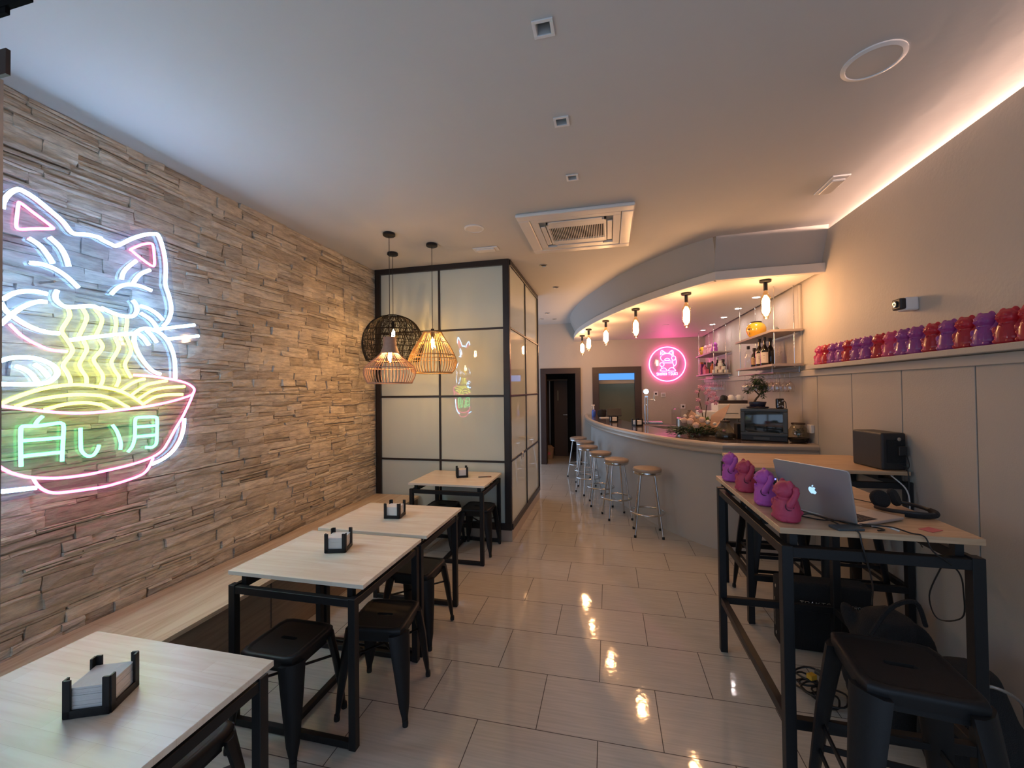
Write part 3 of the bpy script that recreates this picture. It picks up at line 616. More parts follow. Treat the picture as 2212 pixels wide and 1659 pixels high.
# small round pink neon on the back wall
sg = thing('neon_sign', 'round pink neon sign with waving cat above the words on the back wall', 'neon sign', (1.19, 8.95, 2.145))
mb = MB(); mb.tube([(1.19+.352*math.cos(2*PI*k/48), 8.95, 2.145+.352*math.sin(2*PI*k/48)) for k in range(48)], .0085, 8, closed=True); mb.build('ring_tubing', 'nm', sg, world=True)
for cl, pts in MINI: MB().tube(smoothpts([(a, 8.95, b) for a, b in pts], bool(cl), 3), .0062, 6, closed=bool(cl)).build('cat_tube', 'nm', sg, world=True)
GL = {'S': [[(1, .85), (.7, 1), (.3, 1), (0, .8), (.2, .55), (.8, .45), (1, .2), (.7, 0), (.3, 0), (0, .15)]], 'H': [[(0, 0), (0, 1)], [(1, 0), (1, 1)], [(0, .5), (1, .5)]], 'I': [[(.5, 0), (.5, 1)]],
      'R': [[(0, 0), (0, 1), (.8, 1), (1, .75), (.8, .5), (0, .5)], [(.5, .5), (1, 0)]], 'O': [[(.5, 1), (1, .8), (1, .2), (.5, 0), (0, .2), (0, .8), (.5, 1)]], 'T': [[(.5, 0), (.5, 1)], [(0, 1), (1, 1)]],
      'U': [[(0, 1), (0, .2), (.3, 0), (.7, 0), (1, .2), (1, 1)]], 'K': [[(0, 0), (0, 1)], [(1, 1), (0, .45), (1, 0)]], 'A': [[(0, 0), (.5, 1), (1, 0)], [(.2, .4), (.8, .4)]], 'N': [[(0, 0), (0, 1), (1, 0), (1, 1)]],
      'L': [[(0, 1), (0, 0), (1, 0)]], 'P': [[(0, 0), (0, 1), (.8, 1), (1, .75), (.8, .5), (0, .5)]]}
def text_strokes(mb, txt, fn, w, h, gap, r, n=5):
    x = 0
    for ch in txt:
        ww = w*(.35 if ch == 'I' else 1)
        if ch != ' ':
            for st in GL[ch]: mb.tube([fn(x+a*ww - (w*.325*0), b*h) for a, b in st], r, n)
            x += ww+gap
        else: x += w*.6
    return x
mb = MB(); text_strokes(mb, 'SHIROI TSUKI', lambda a, b: (.982+a, 8.95, 1.915+b+a*.008), .0272, .052, .0142, .0048); mb.build('lettering', 'nm', sg, world=True)
mb = MB(); mb.lathe([(.372, 0), (.372, .004)], (0, 0, 0), 48, False, mat=Matrix.Translation((1.19, 8.966, 2.145)) @ Matrix.Rotation(PI/2, 4, 'X')); mb.build('backing_sheet', 'acryl', sg, world=True)
for a, b in ((.93, 2.2), (1.45, 2.2), (.98, 1.98), (1.4, 1.98)): MB().tube([(a, 8.96, b), (a, 9.0, b)], .006, 8).build('standoff', 'steel', sg, world=True)

# ================================================================ bench along the stone wall
t = thing('bench', 'long fixed pine bench running along the stone wall behind the tables', 'bench', (-2.4, 1.6, 0))
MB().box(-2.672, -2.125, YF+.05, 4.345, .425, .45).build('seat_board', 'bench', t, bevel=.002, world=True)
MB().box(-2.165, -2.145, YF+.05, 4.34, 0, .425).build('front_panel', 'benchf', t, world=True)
mb = MB(); mb.box(-2.146, -2.141, 2.238, 2.244, .01, .425); mb.box(-2.146, -2.141, -.1, -.094, .01, .425); mb.build('panel_joint', 'seam', t, world=True)

# ================================================================ tables
def make_table(name, label, cat, c, w, d, zt, lx, ly, lt, ls, top, low=None, group=None, thick=.02):
    t = thing(name, label, cat, (c[0], c[1], 0), 0, group)
    MB().box(-w/2, w/2, -d/2, d/2, zt-thick, zt).build('tabletop', top, t, bevel=.0012, seg=1)
    for sx in (-1, 1):
        for sy in (-1, 1):
            x, y = sx*lx, sy*ly; MB().box(x-ls/2, x+ls/2, y-ls/2, y+ls/2, 0, lt).build('leg', 'black', t, bevel=.002, seg=1)
    mb = MB(); rh = ls
    for s in (-1, 1):
        MB().box(-lx, lx, s*ly-ls*.4, s*ly+ls*.4, lt-rh-.006, lt-.006).build('top_rail', 'black', t, bevel=.002, seg=1); MB().box(s*lx-ls*.4, s*lx+ls*.4, -ly, ly, lt-rh-.006, lt-.006).build('top_rail', 'black', t, bevel=.002, seg=1)
    mb = MB()
    if low is None:
        for s in (-1, 1): mb.box(-lx, lx, s*ly-ls*.4, s*ly+ls*.4, .002, rh*.95)
        mb.box(-ls*.4-.03, ls*.4-.03, -ly, ly, .002, rh*.95)
    else:
        for s in (-1, 1): mb.box(-lx, lx, s*ly-ls*.4, s*ly+ls*.4, low, low+rh); mb.box(s*lx-ls*.4, s*lx+ls*.4, -ly, ly, low, low+rh)
    mb.build('bottom_rail', 'black', t, bevel=.002, seg=1)
    q = .028
    for sx in (-1, 1):
        for sy in (-1, -.33, .33, 1):
            x = sx*(min(lx, w/2)-.035); y = sy*(min(ly, d/2)-.03)
            MB().box(x-q/2, x+q/2, y-q/2, y+q/2, lt-.02, zt-thick).build('riser', 'black', t)
    for sx in (-1, 1): x = sx*(min(lx, w/2)-.035); MB().box(x-.02, x+.02, -d/2+.02, d/2-.02, zt-thick-.006, zt-thick).build('mounting_strip', 'black', t)
    return t
G1 = 'square tables along the bench'
make_table('dining_table', 'square pale wood table with a large napkin holder nearest the camera under the big neon', 'table', (-1.508, .85), .80, .64, .75, .345, .318, .692, .036, 'table', None, G1)
make_table('dining_table', 'square pale wood table second from the neon cat with two black stools pushed beneath', 'table', (-1.506, 2.01), .77, .61, .75, .338, .313, .692, .036, 'table', None, G1)
make_table('dining_table', 'square pale wood table in the middle of the row, end to end with its neighbour', 'table', (-1.50, 2.675), .78, .62, .75, .338, .30, .692, .036, 'table', None, G1)
make_table('dining_table', 'square wood table at the end of the row against the glazed partition', 'table', (-1.535, 4.012), .78, .64, .75, .36, .305, .692, .036, 'table', None, G1)
G2 = 'high tables by the panelled wall'
make_table('high_table', 'high wooden table on black frame carrying the open laptop and headphones', 'table', (.99, 2.34), .665, 1.0, 1.09, .308, .485, 1.02, .04, 'hitable', .30, G2, .024)
make_table('high_table', 'high wooden table on black frame carrying the black loudspeaker beside the wall', 'table', (1.42, 3.51), .95, .68, 1.09, .468, .315, 1.02, .04, 'hitable', .30, G2, .024)

# ================================================================ metal stools
def rrect(hw, N=36):
    out = []
    for k in range(N):
        a = 2*PI*(k+.5)/N; c, q = math.cos(a), math.sin(a); r = hw/(abs(c)**9+abs(q)**9)**(1/9); out.append((r*c, r*q))
    return out
def stadium(hx, hy, N=36):
    out = []
    for k in range(N):
        a = 2*PI*(k+.5)/N; c, q = math.cos(a), math.sin(a); L = hx-hy
        if abs(q) > 1e-6 and abs(c/q)*hy <= L: r = hy/abs(q)
        else: r = L*abs(c)+math.sqrt(max(0, hy*hy-L*L*q*q))
        out.append((r*c, r*q))
    return out
def make_stool(name, label, cat, H, foot, braces, group):
    t = thing(name, label, cat, (0, 0, 0), 0, group)
    hw = .152; rings = [(hw-.014, -.05), (hw-.006, -.05), (hw, -.02), (hw, -.010), (hw-.004, -.003), (hw-.012, 0), (hw-.020, 0), (hw-.026, -.004), (hw-.032, -.004)]
    vs = []; N = 36; fs = []
    for q, z in rings: vs += [(x, y, H+z) for x, y in rrect(q)]
    st = stadium(.045, .011, N)
    vs += [(x, y, H-.006) for x, y in st]; vs += [(x, y, H-.018) for x, y in st]; m = len(rings)+2
    # line both loops up by starting angle
    for i in range(m-1):
        for k in range(N): fs.append((i*N+k, i*N+(k+1) % N, (i+1)*N+(k+1) % N, (i+1)*N+k))
    mb = MB(); mb.add(vs, fs, True); mb.build('seat', 'stoolblack', t, ang=30)
    mb = MB()
    for s in (-1, 1): mb.box(-.10, .10, s*.13-.004, s*.13+.004, H-.075, H-.03); mb.box(s*.13-.004, s*.13+.004, -.10, .10, H-.075, H-.03)
    mb.build('apron', 'stoolblack', t, bevel=.002, seg=1)
    for sx in (-1, 1):
        for sy in (-1, 1):
            mb = MB(); secs = [(0, .128, .046, .022), (.35, .135+(foot-.135)*.35, .036, .019), (.8, .135+(foot-.135)*.8, .022, .014), (.93, .135+(foot-.135)*.93, .013, .011), (1, foot, .012, .010)]
            rings_ = []; vs = []
            for u, q, rw, rd in secs:
                z = (H-.03)*(1-u)+.012*u; c = Vector((sx*q, sy*q, z)); a = Vector((sx, -sy, 0)).normalized(); b = Vector((sx, sy, 0)).normalized()
                for k in range(8):
                    an = 2*PI*k/8; vs.append(c + a*rw*1.25*math.cos(an) + b*rd*math.sin(an))
            fs = [(i*8+k, i*8+(k+1) % 8, (i+1)*8+(k+1) % 8, (i+1)*8+k) for i in range(4) for k in range(8)]+[tuple(range(8))[::-1], tuple(range(32, 40))]
            mb.add(vs, fs, True); mb.build('leg', 'stoolblack', t, ang=40)
            MB().lathe([(.014, 0), (.015, .012), (.013, .03)], (sx*foot, sy*foot, 0), 10).build('foot_cap', 'rubber', t)
    mb = MB()
    for z in braces:
        u = 1-z/(H-.03); q = .135+(foot-.135)*u
        for s in (-1, 1): mb.bar((-q, s*q, z), (q, s*q, z), .006, .022); mb.bar((s*q, -q, z), (s*q, q, z), .006, .022)
    if not braces:
        q = .15
        for s in (-1, 1): mb.bar((-q*s, -q, H-.16), (q*s, q, H-.16), .016, .005)
    mb.build('brace', 'stoolblack', t)
    return t
GS = 'low black metal stools at the bench tables'
s0 = make_stool('metal_stool', 'low black metal stool whose slotted seat shows in full beside the second table', 'stool', .45, .178, [], GS)
s0.location = (-1.545, 1.725, 0); s0.rotation_euler = (0, 0, .0)
dup(s0, (-1.195, 2.02, 0), .12, 'low black metal stool facing the aisle between the second and third tables')
dup(s0, (-1.30, 2.62, 0), -.03, 'low black metal stool tucked under the middle table at the aisle end')
dup(s0, (-1.335, 4.09, 0), .0, 'low black metal stool nearest the dark corner post of the partition')
dup(s0, (-1.73, 4.075, 0), .0, 'low black metal stool under the partition table, half hidden by the table before it')
dup(s0, (-1.49, 1.10, 0), .0, 'low black metal stool under the closest table, only its seat edge showing')
GH = 'tall black metal stools at the high tables'
h0 = make_stool('high_stool', 'tall black metal stool in front of the laptop table, largest of the tall ones', 'stool', .76, .205, [.30, .40], GH)
h0.location = (.90, 1.575, 0); h0.rotation_euler = (0, 0, -.12)
dup(h0, (1.195, 3.53, 0), .0, 'tall black metal stool under the loudspeaker table at its aisle end')
dup(h0, (1.655, 3.50, 0), .0, 'tall black metal stool under the loudspeaker table near the panelled wall')

# ================================================================ chrome bar stools
t = thing('bar_stool', 'chrome bar stool with taupe round seat closest to the high tables', 'stool', (0, 0, 0), 0, 'chrome stools along the bar front')
MB().lathe([(.150, .705), (.156, .715), (.158, .735), (.150, .748), (.10, .757), (0, .76)], n=32).build('seat', 'cushion', t)
MB().lathe([(.0, .682), (.143, .682), (.154, .688), (.157, .698), (.154, .712), (.0, .712)], n=32).build('seat_rim', 'chrome', t)
for k in range(4):
    a = PI/4+k*PI/2; c, s = math.cos(a), math.sin(a)
    MB().tube([(.105*c, .105*s, .69), (.118*c, .118*s, .6), (.205*c, .205*s, .02)], .0105, 10).build('leg', 'chrome', t)
    MB().lathe([(.014, 0), (.014, .025), (.011, .028)], (.208*c, .208*s, 0), 10).build('foot_cap', 'rubber', t)
MB().tube([(.186*math.cos(2*PI*k/36), .186*math.sin(2*PI*k/36), .255) for k in range(36)], .0105, 8, closed=True).build('foot_ring', 'chrome', t)
t.location = (.415, 4.89, 0)
for (x, y, rz), lb in zip([(.085, 5.46, .3), (-.125, 6.02, .1), (-.327, 6.62, .5), (-.402, 7.2, .2), (-.557, 7.76, .7)],
        ['chrome bar stool with round seat, second from the high tables', 'chrome bar stool with round seat, third from the high tables', 'chrome bar stool with round seat, fourth from the high tables',
         'chrome bar stool with round seat, second from the doorway', 'chrome bar stool with round seat closest to the dark doorway']):
    dup(t, (x, y, 0), rz, lb)

# ================================================================ napkin holders
def make_holder():
    t = thing('napkin_holder', '', 'napkin holder', (0, 0, 0), 0, 'black napkin holders')
    a = .056; mb = MB(); mb.box(-a, a, -a, a, 0, .012); mb.build('tray', 'black', t, bevel=.002)
    mb = MB()
    for s in (-1, 1): mb.box(-a, a, s*a-.0035, s*a+.0035, 0, .022); mb.box(s*a-.0035, s*a+.0035, -a, a, 0, .022)
    mb.build('rim', 'black', t, bevel=.001, seg=1)
    for sx in (-1, 1):
        for sy in (-1, 1):
            mb = MB(); mb.box(min(sx*a, sx*(a-.018)), max(sx*a, sx*(a-.018)), sy*a-.0035, sy*a+.0035, 0, .105); mb.box(sx*a-.0035, sx*a+.0035, min(sy*a, sy*(a-.018)), max(sy*a, sy*(a-.018)), 0, .105)
            mb.build('corner_post', 'black', t, bevel=.001, seg=1)
    mb = MB(); r = random.Random(1); z = .0135
    while z < .078: j = r.uniform(-.0012, .0012); mb.box(-.05+j, .05+j, -.05-j, .05-j, z, z+.0052); z += .0055
    mb.build('napkins', 'paper', t)
    return t
n0 = make_holder()
for i, (x, y, z, rz, lb) in enumerate([(-1.455, .905, .751, .42, 'black napkin holder on the closest table, largest in view'), (-1.513, 2.065, .751, .28, 'black napkin holder with white napkins on the table second from the neon'),
        (-1.505, 2.685, .751, .12, 'black napkin holder on the middle table of the row'), (-1.498, 4.05, .751, .45, 'black napkin holder on the table against the partition'),
        (.41, 6.30, 1.101, .5, 'black napkin holder on the bar top nearer the flowers'), (.08, 6.95, 1.101, .25, 'black napkin holder on the bar top nearer the hatch')]):
    o = n0 if i == 0 else dup(n0)
    o.location = (x, y, z); o.rotation_euler = (0, 0, rz); o['label'] = lb
t = thing('pen', 'slim brown pen lying on the table against the partition', 'pen', (-1.27, 4.06, .756), .35)
MB().tube([(-.05, 0, 0), (.045, 0, 0)], .0045, 8).build('barrel', 'lidd', t); MB().tube([(.045, 0, 0), (.085, 0, 0)], .0055, 8).build('cap', 'copper', t)

# ================================================================ bar counter
CP = [(1.912, 4.38), (1.5, 4.38), (1.08, 4.38)] + [tuple(p)[:2] for p in smoothpts([(1.08, 4.38, 0), (.786, 4.653, 0), (.45, 5.156, 0), (.032, 6.093, 0), (-.235, 7.0, 0), (-.43, 8.0, 0), (-.50, 8.985, 0)], k=8)][1:]
CN = path_normals(CP)
def off(d): return [(x-nx*d, y-ny*d) for (x, y), (nx, ny) in zip(CP, CN)]
t = thing('bar_counter', 'long curved bar counter with greige front, rounded moulding and dark top', 'bar counter', (.6, 6.3, 0))
mb = MB(); o1, o2 = off(.125), off(.165); n = len(CP)
mb.add([(x, y, 0) for x, y in o1]+[(x, y, 1.02) for x, y in o1]+[(x, y, 0) for x, y in o2]+[(x, y, 1.02) for x, y in o2],
       [(i, i+1, n+i+1, n+i) for i in range(n-1)]+[(2*n+i, 3*n+i, 3*n+i+1, 2*n+i+1) for i in range(n-1)], True)
mb.build('front_panel', 'soffit', t, world=True, ang=20)
mb = MB(); mb.sweep(CP, [(0, 1.052), (.004, 1.066), (.002, 1.083), (-.008, 1.095), (-.022, 1.101), (-.06, 1.101), (-.06, 1.0), (-.115, 1.0), (-.115, .99), (-.03, .99), (-.016, .995), (-.010, 1.008), (-.010, 1.028), (-.018, 1.034), (-.018, 1.040), (-.006, 1.046)], True, CN)
mb.build('moulding', 'rim', t, world=True, ang=14)
oo = off(.058); inn = [(1.912, 4.97), (1.36, 4.97)] + [p for p in off(.56) if p[1] > 5.02 and p[0] < 1.30]
inn[-1] = (inn[-1][0], 8.985)
top_poly = oo + inn[::-1]
mb = MB(); mb.prism(top_poly, 1.06, 1.1)
mb.build('counter_top', 'ctop', t, world=True)
mb = MB(); mb.box(1.86, 1.912, 4.45, 4.5, 1.1, 1.105); mb.build('wall_trim', 'rim', t, world=True)
# work surface behind the bar, along the side wall
t = thing('back_counter', 'low work counter behind the bar along the side wall', 'counter', (1.64, 6.9, 0))
MB().box(1.38, 1.91, 5.35, 8.9, .88, .92).build('worktop', 'steel', t, bevel=.003, world=True)
MB().box(1.42, 1.91, 5.38, 8.88, 0, .88).build('base_cabinet', 'whitem', t, world=True)
t = thing('back_counter', 'work counter behind the bar under the round pink neon', 'counter', (.8, 8.7, 0))
MB().box(.3, 1.34, 8.45, 8.98, .88, .92).build('worktop', 'steel', t, bevel=.003, world=True)
MB().box(.32, 1.34, 8.5, 8.98, 0, .88).build('base_cabinet', 'whitem', t, world=True)

# ================================================================ lamps
def make_bulb_lamp():
    t = thing('ceiling_bulb', '', 'bulb lamp', (0, 0, 0), 0, 'long filament bulbs under the soffit edge')
    MB().lathe([(0, 0), (.048, 0), (.052, -.006), (.052, -.018), (.046, -.022), (0, -.022)], n=28).build('ceiling_rose', 'black', t)
    MB().lathe([(.018, -.022), (.018, -.098), (.015, -.102), (0, -.102)], n=16).build('socket', 'black', t)
    pr = [(.014, -.10), (.017, -.118), (.024, -.128), (.022, -.140), (.038, -.155), (.044, -.175), (.045, -.20), (.045, -.30), (.040, -.325), (.028, -.338), (.026, -.352), (.022, -.372), (.012, -.381), (0, -.383)]
    MB().olathe(pr, n=24).build('glass_envelope', 'bulbglass', t)
    mb = MB(); mb.lathe([(0, -.165), (.026, -.175), (.034, -.20), (.034, -.30), (.028, -.318), (0, -.326)], n=14); mb.build('glowing_filament', 'bulb', t)
    return t
b0 = make_bulb_lamp()
for i, ((x, y), lb) in enumerate(zip([(1.497, 4.415), (.842, 4.778), (.361, 5.54), (-.022, 6.369), (-.316, 7.194), (-.475, 8.0)],
        ['long filament bulb hanging nearest the cat figurine ledge, in front of the yellow jar', 'long filament bulb second from the yellow jar shelf', 'long filament bulb third from the yellow jar shelf, above the pink neon side',
         'long filament bulb fourth from the yellow jar shelf', 'long filament bulb second from the corridor end', 'long filament bulb at the corridor end of the soffit'])):
    o = b0 if i == 0 else dup(b0)
    o.location = (x, y, 2.685); o['label'] = lb
def pendant(label, loc, mat, prof, nr, rings, rr, ztop, weave=False, bz=None, bulbw=.03, tilt=0):
    """prof: (r, z) world z"""
    t = thing('pendant_lamp', label, 'pendant lamp', (loc[0], loc[1], ztop), 0, 'woven pendant lamps')
    Z = ztop
    MB().lathe([(0, ZC-Z), (.052, ZC-Z), (.055, ZC-Z-.006), (.055, ZC-Z-.022), (.048, ZC-Z-.028), (0, ZC-Z-.028)], n=24).build('ceiling_rose', 'black', t)
    MB().tube([(0, 0, ZC-Z-.02), (0, 0, -.03)], .0028, 6).build('cord', 'cablek', t)
    mb = MB(); P = smoothpts([(r, 0, z-Z) for r, z in prof], False, 5); rnd = random.Random(5)
    for k in range(nr):
        a = 2*PI*k/nr
        if weave:
            a += rnd.uniform(-.03, .03); tw = rnd.choice((-1, 1))*rnd.uniform(.25, .95)
            pts = [(p.x*math.cos(a+tw*i/len(P)), p.x*math.sin(a+tw*i/len(P)), p.z) for i, p in enumerate(P)]
            mb.tube(pts, rr*rnd.uniform(.7, 1.2), 4, cap=False)
        else: mb.tube([(p.x*math.cos(a), p.x*math.sin(a), p.z) for p in P], rr, 5, cap=False)
    for z, r2 in rings:
        z -= Z; best = min(range(len(P)-1), key=lambda i: 0 if min(P[i].z, P[i+1].z) <= z <= max(P[i].z, P[i+1].z) else 1+min(abs(P[i].z-z), abs(P[i+1].z-z)))
        a, b = P[best], P[best+1]; u = 0 if abs(b.z-a.z) < 1e-6 else max(0, min(1, (z-a.z)/(b.z-a.z))); r = a.x+(b.x-a.x)*u
        mb.tube([(r*math.cos(2*PI*k/40), r*math.sin(2*PI*k/40), z) for k in range(40)], r2, 6, closed=True)
    mb.build('lamp_shade', mat, t)
    z = bz-Z
    MB().lathe([(.016, z+.13), (.018, z+.07), (.016, z+.05), (0, z+.05)], n=14).build('socket', 'black', t)
    mb = MB(); mb.olathe([(.014, z+.055), (bulbw, z+.02), (bulbw*1.05, z-.03), (bulbw*.7, z-.07), (0, z-.08)], n=18); mb.build('glass_envelope', 'bulbglass', t)
    MB().lathe([(0, z+.035), (.015, z+.03), (.018, z), (.015, z-.045), (0, z-.05)], n=10).build('glowing_filament', 'pend', t)
    return t
pp = pendant('pale pink ribbed pendant lamp with a slim neck, hanging lowest of the three', (-1.925, 3.365), 'rattan', [(.055, 2.138), (.058, 2.06), (.085, 1.99), (.156, 1.925), (.214, 1.87), (.229, 1.82), (.216, 1.77), (.192, 1.722)], 46,
        [(2.136, .005), (2.0, .004), (1.86, .0045), (1.93, .003), (1.724, .006), (2.07, .003)], .0032, 2.138, bz=1.975)
MB().olathe([(.0565, .001), (.059, -.075), (.084, -.145)], n=32).build('neck_collar', 'rattan', pp)
pendant('honey coloured ribbed bamboo pendant lamp, farthest of the three from the stone wall', (-1.665, 3.718), 'bamboo', [(.088, 2.221), (.115, 2.17), (.165, 2.09), (.207, 2.01), (.232, 1.945), (.230, 1.90), (.209, 1.85), (.184, 1.822)], 46,
        [(2.219, .006), (2.12, .004), (1.995, .0048), (1.96, .003), (1.824, .0065)], .0036, 2.221, bz=2.125)
pendant('black openwork dome pendant lamp behind the two pale ones', (-2.165, 3.853), 'wireb', [(.055, 2.435), (.13, 2.415), (.22, 2.36), (.285, 2.26), (.308, 2.16), (.300, 2.06), (.268, 1.965)], 300,
        [(2.433, .005), (2.40, .003), (2.34, .003), (2.27, .0035), (2.20, .003), (2.16, .003), (2.10, .0035), (2.03, .003), (1.967, .006)], .0017, 2.435, weave=True, bz=2.245, bulbw=.045)
# recessed lit downlights above the bar shelves
t0 = thing('downlight', '', 'downlight', (0, 0, 0), 0, 'lit downlights above the bar shelves')
MB().lathe([(.052, 0), (.052, -.004), (.040, -.006), (.036, -.001)], n=28).build('bezel', 'white', t0)
MB().lathe([(.036, -.0035), (0, -.0035)], n=24).build('lens', 'down', t0)
for i, (y, lb) in enumerate(zip([5.225, 5.9, 6.576, 7.265, 7.95], ['lit downlight closest to the nearest filament bulb', 'lit downlight at the top of the yellow jar shelf rod', 'lit downlight midway between the two hanging shelf units', 'lit downlight above the rod of the farther shelf unit', 'lit downlight nearest the back wall'])):
    o = t0 if i == 0 else dup(t0)
    o.location = (1.675, y, 2.6855); o['label'] = lb
# unlit round spots in the soffit and the ceiling
t0 = thing('round_spotlight', '', 'spotlight', (0, 0, 0), 0, 'small unlit round ceiling spots')
MB().lathe([(.046, 0), (.046, -.006), (.034, -.009), (.032, -.002)], n=24).build('bezel', 'steel', t0)
MB().lathe([(.032, -.003), (.015, -.006), (0, -.006)], n=20).build('lamp_face', 'grille', t0)
for i, (x, y, z, lb) in enumerate([(-.71, 4.69, ZC, 'unlit round ceiling spot beside the partition corner'), (-.695, 5.74, ZC, 'unlit round ceiling spot between air unit and corridor'), (-1.098, 7.65, ZC, 'unlit round ceiling spot over the corridor approach'), (-1.303, 8.27, ZC, 'tiny unlit ceiling spot above the doorway'), (-1.05, 8.35, ZC, 'tiny unlit ceiling spot by the end of the curved band')]):
    o = t0 if i == 0 else dup(t0)
    o.location = (x, y, z); o['label'] = lb
t0 = thing('recessed_cover', '', 'ceiling cover', (0, 0, 0), 0, 'flat discs in the soffit underside')
MB().lathe([(.055, 0), (.055, -.004), (0, -.005)], n=24).build('disc', 'soffitu', t0)
for i, (x, y, lb) in enumerate([(1.01, 5.62, 'flat pale disc under the soffit beside the second filament bulb'), (.93, 7.1, 'flat pale disc under the soffit in the middle'), (.80, 7.9, 'flat pale disc under the soffit toward the back wall')]):
    o = t0 if i == 0 else dup(t0)
    o.location = (x, y, 2.686); o['label'] = lb
# square recessed downlights
t0 = thing('square_downlight', '', 'downlight', (0, 0, 0), 0, 'square unlit downlights in a row')
mb = MB(); a, b = .042, .028
for s in (-1, 1): mb.box(-a, a, min(s*a, s*b), max(s*a, s*b), -.006, 0); mb.box(min(s*a, s*b), max(s*a, s*b), -b, b, -.006, 0)
mb.build('trim_frame', 'white', t0, bevel=.001, seg=1); MB().box(-b, b, -b, b, .045, .05).build('lamp_face', 'steel', t0)
for i, ((x, y), lb) in enumerate(zip(SQ, ['square recessed downlight nearest the camera', 'square recessed downlight in the middle of the row', 'square recessed downlight closest to the air unit'])):
    o = t0 if i == 0 else dup(t0)
    o.location = (x, y, ZC); o['label'] = lb; o.scale = (1, 1, 1) if i == 0 else (.96, .96, 1)
# round ceiling loudspeakers
for x, y, r, lb in ((-1.14, 3.455, .088, 'small round white ceiling loudspeaker between pendants and air unit'), (1.165, 2.12, .115, 'round ceiling loudspeaker near the glowing wall edge')):
    t = thing('ceiling_speaker', lb, 'ceiling speaker', (x, y, ZC))
    MB().lathe([(r, 0), (r, -.006), (r*.86, -.011), (r*.84, -.007)], n=40).build('ring', 'white', t)
    MB().lathe([(r*.84, -.007), (0, -.010)], n=36).build('grille', 'soffitu', t)
# emergency lights
for x, y, w, d, lb in ((-1.19, 3.985, .26, .11, 'white emergency light in the ceiling before the partition'), (1.57, 3.35, .11, .28, 'white emergency light in the ceiling near the bar soffit')):
    t = thing('emergency_light', lb, 'emergency light', (x, y, ZC))
    MB().box(-w/2, w/2, -d/2, d/2, -.012, 0).build('housing', 'white', t, bevel=.005)
    MB().box(-w*.36, w*.36, -d*.36, d*.36, -.026, -.01).build('diffuser', M['acryl'] if False else 'whitem', t, bevel=.006)
# air conditioning cassette
t = thing('air_conditioner', 'white ceiling cassette air conditioner with a slatted centre grille', 'air conditioner', (-.25, 3.735, ZC))
a, b = .475, .375
mb = MB()
for s in (-1, 1): mb.box(-a, a, min(s*a, s*b), max(s*a, s*b), -.03, 0); mb.box(min(s*a, s*b), max(s*a, s*b), -b, b, -.03, 0)
mb.build('outer_frame', 'whitem', t, bevel=.012, seg=3)
g = .235
mb = MB()
for s in (-1, 1): mb.box(-b+.004, b-.004, min(s*(b-.004), s*(g+.075)), max(s*(b-.004), s*(g+.075)), -.026, -.004); mb.box(min(s*(b-.004), s*(g+.075)), max(s*(b-.004), s*(g+.075)), -g-.075, g+.075, -.026, -.004)
for s in (-1, 1): mb.box(-g-.02, g+.02, min(s*g, s*(g+.02)), max(s*g, s*(g+.02)), -.027, -.004); mb.box(min(s*g, s*(g+.02)), max(s*g, s*(g+.02)), -g-.02, g+.02, -.027, -.004)
mb.build('face_panel', 'whitem', t, bevel=.002, seg=1)
MB().box(-g, g, -g, g, -.010, -.006).build('dark_backing', 'grille', t)
mb = MB(); k = 31
for i in range(k): x = -g+(i+.5)*2*g/k; mb.box(x-.0026, x+.0026, -g*.70, g*.70, -.0255, -.012)
mb.box(-g, g, -g, -g*.68, -.026, -.01); mb.box(-g, g, g*.68, g, -.026, -.01)
mb.build('slatted_grille', 'whitem', t)
for i in range(4):
    T = Matrix.Rotation(i*PI/2, 4, 'Z'); m2 = MB(); m2.box(-g*.93, g*.93, -g-.068, -g-.028, -.031, -.024, T); m2.build('louvre', 'whitem', t, bevel=.003)
# security camera
t = thing('security_camera', 'white and black box camera fixed on the wall above the cat figurines', 'security camera', (1.93, 3.16, 2.175))
MB().box(-.075, 0, -.045, .04, -.045, .04).build('housing', 'white', t, bevel=.010)
MB().box(-.105, -.070, -.048, .035, -.035, .035).build('front_block', 'plasticb', t, bevel=.008)
MB().lathe([(.022, 0), (.022, .012), (.016, .014), (0, .010)], n=20, mat=Matrix.Translation((-.10, -.005, 0)) @ Matrix.Rotation(-PI/2, 4, 'Y')).build('lens', 'tvs', t)

# ================================================================ lucky cat figurines
DG = None
def fuse(name, parts_fn, mat, voxel, smooth=2):
    """merge overlapping volumes into one continuous surface and keep the result as plain mesh data"""
    mb = MB(); parts_fn(mb); tmp = mb.build('tmp', mat); rm = tmp.modifiers.new('r', 'REMESH'); rm.mode = 'VOXEL'; rm.voxel_size = voxel; rm.use_smooth_shade = True
    sm = tmp.modifiers.new('s', 'SMOOTH'); sm.iterations = smooth; sm.factor = .5
    dg = bpy.context.evaluated_depsgraph_get(); dg.update(); me = bpy.data.meshes.new_from_object(tmp.evaluated_get(dg)); me.name = name
    me.polygons.foreach_set('use_smooth', [True]*len(me.polygons)); old = tmp.data; bpy.data.objects.remove(tmp); bpy.data.meshes.remove(old)
    if not me.materials: me.materials.append(M[mat])
    return me
def mesh_obj(name, me, parent, mat=None):
    o = bpy.data.objects.new(name, me); COL.objects.link(o); o.parent = parent
    return o
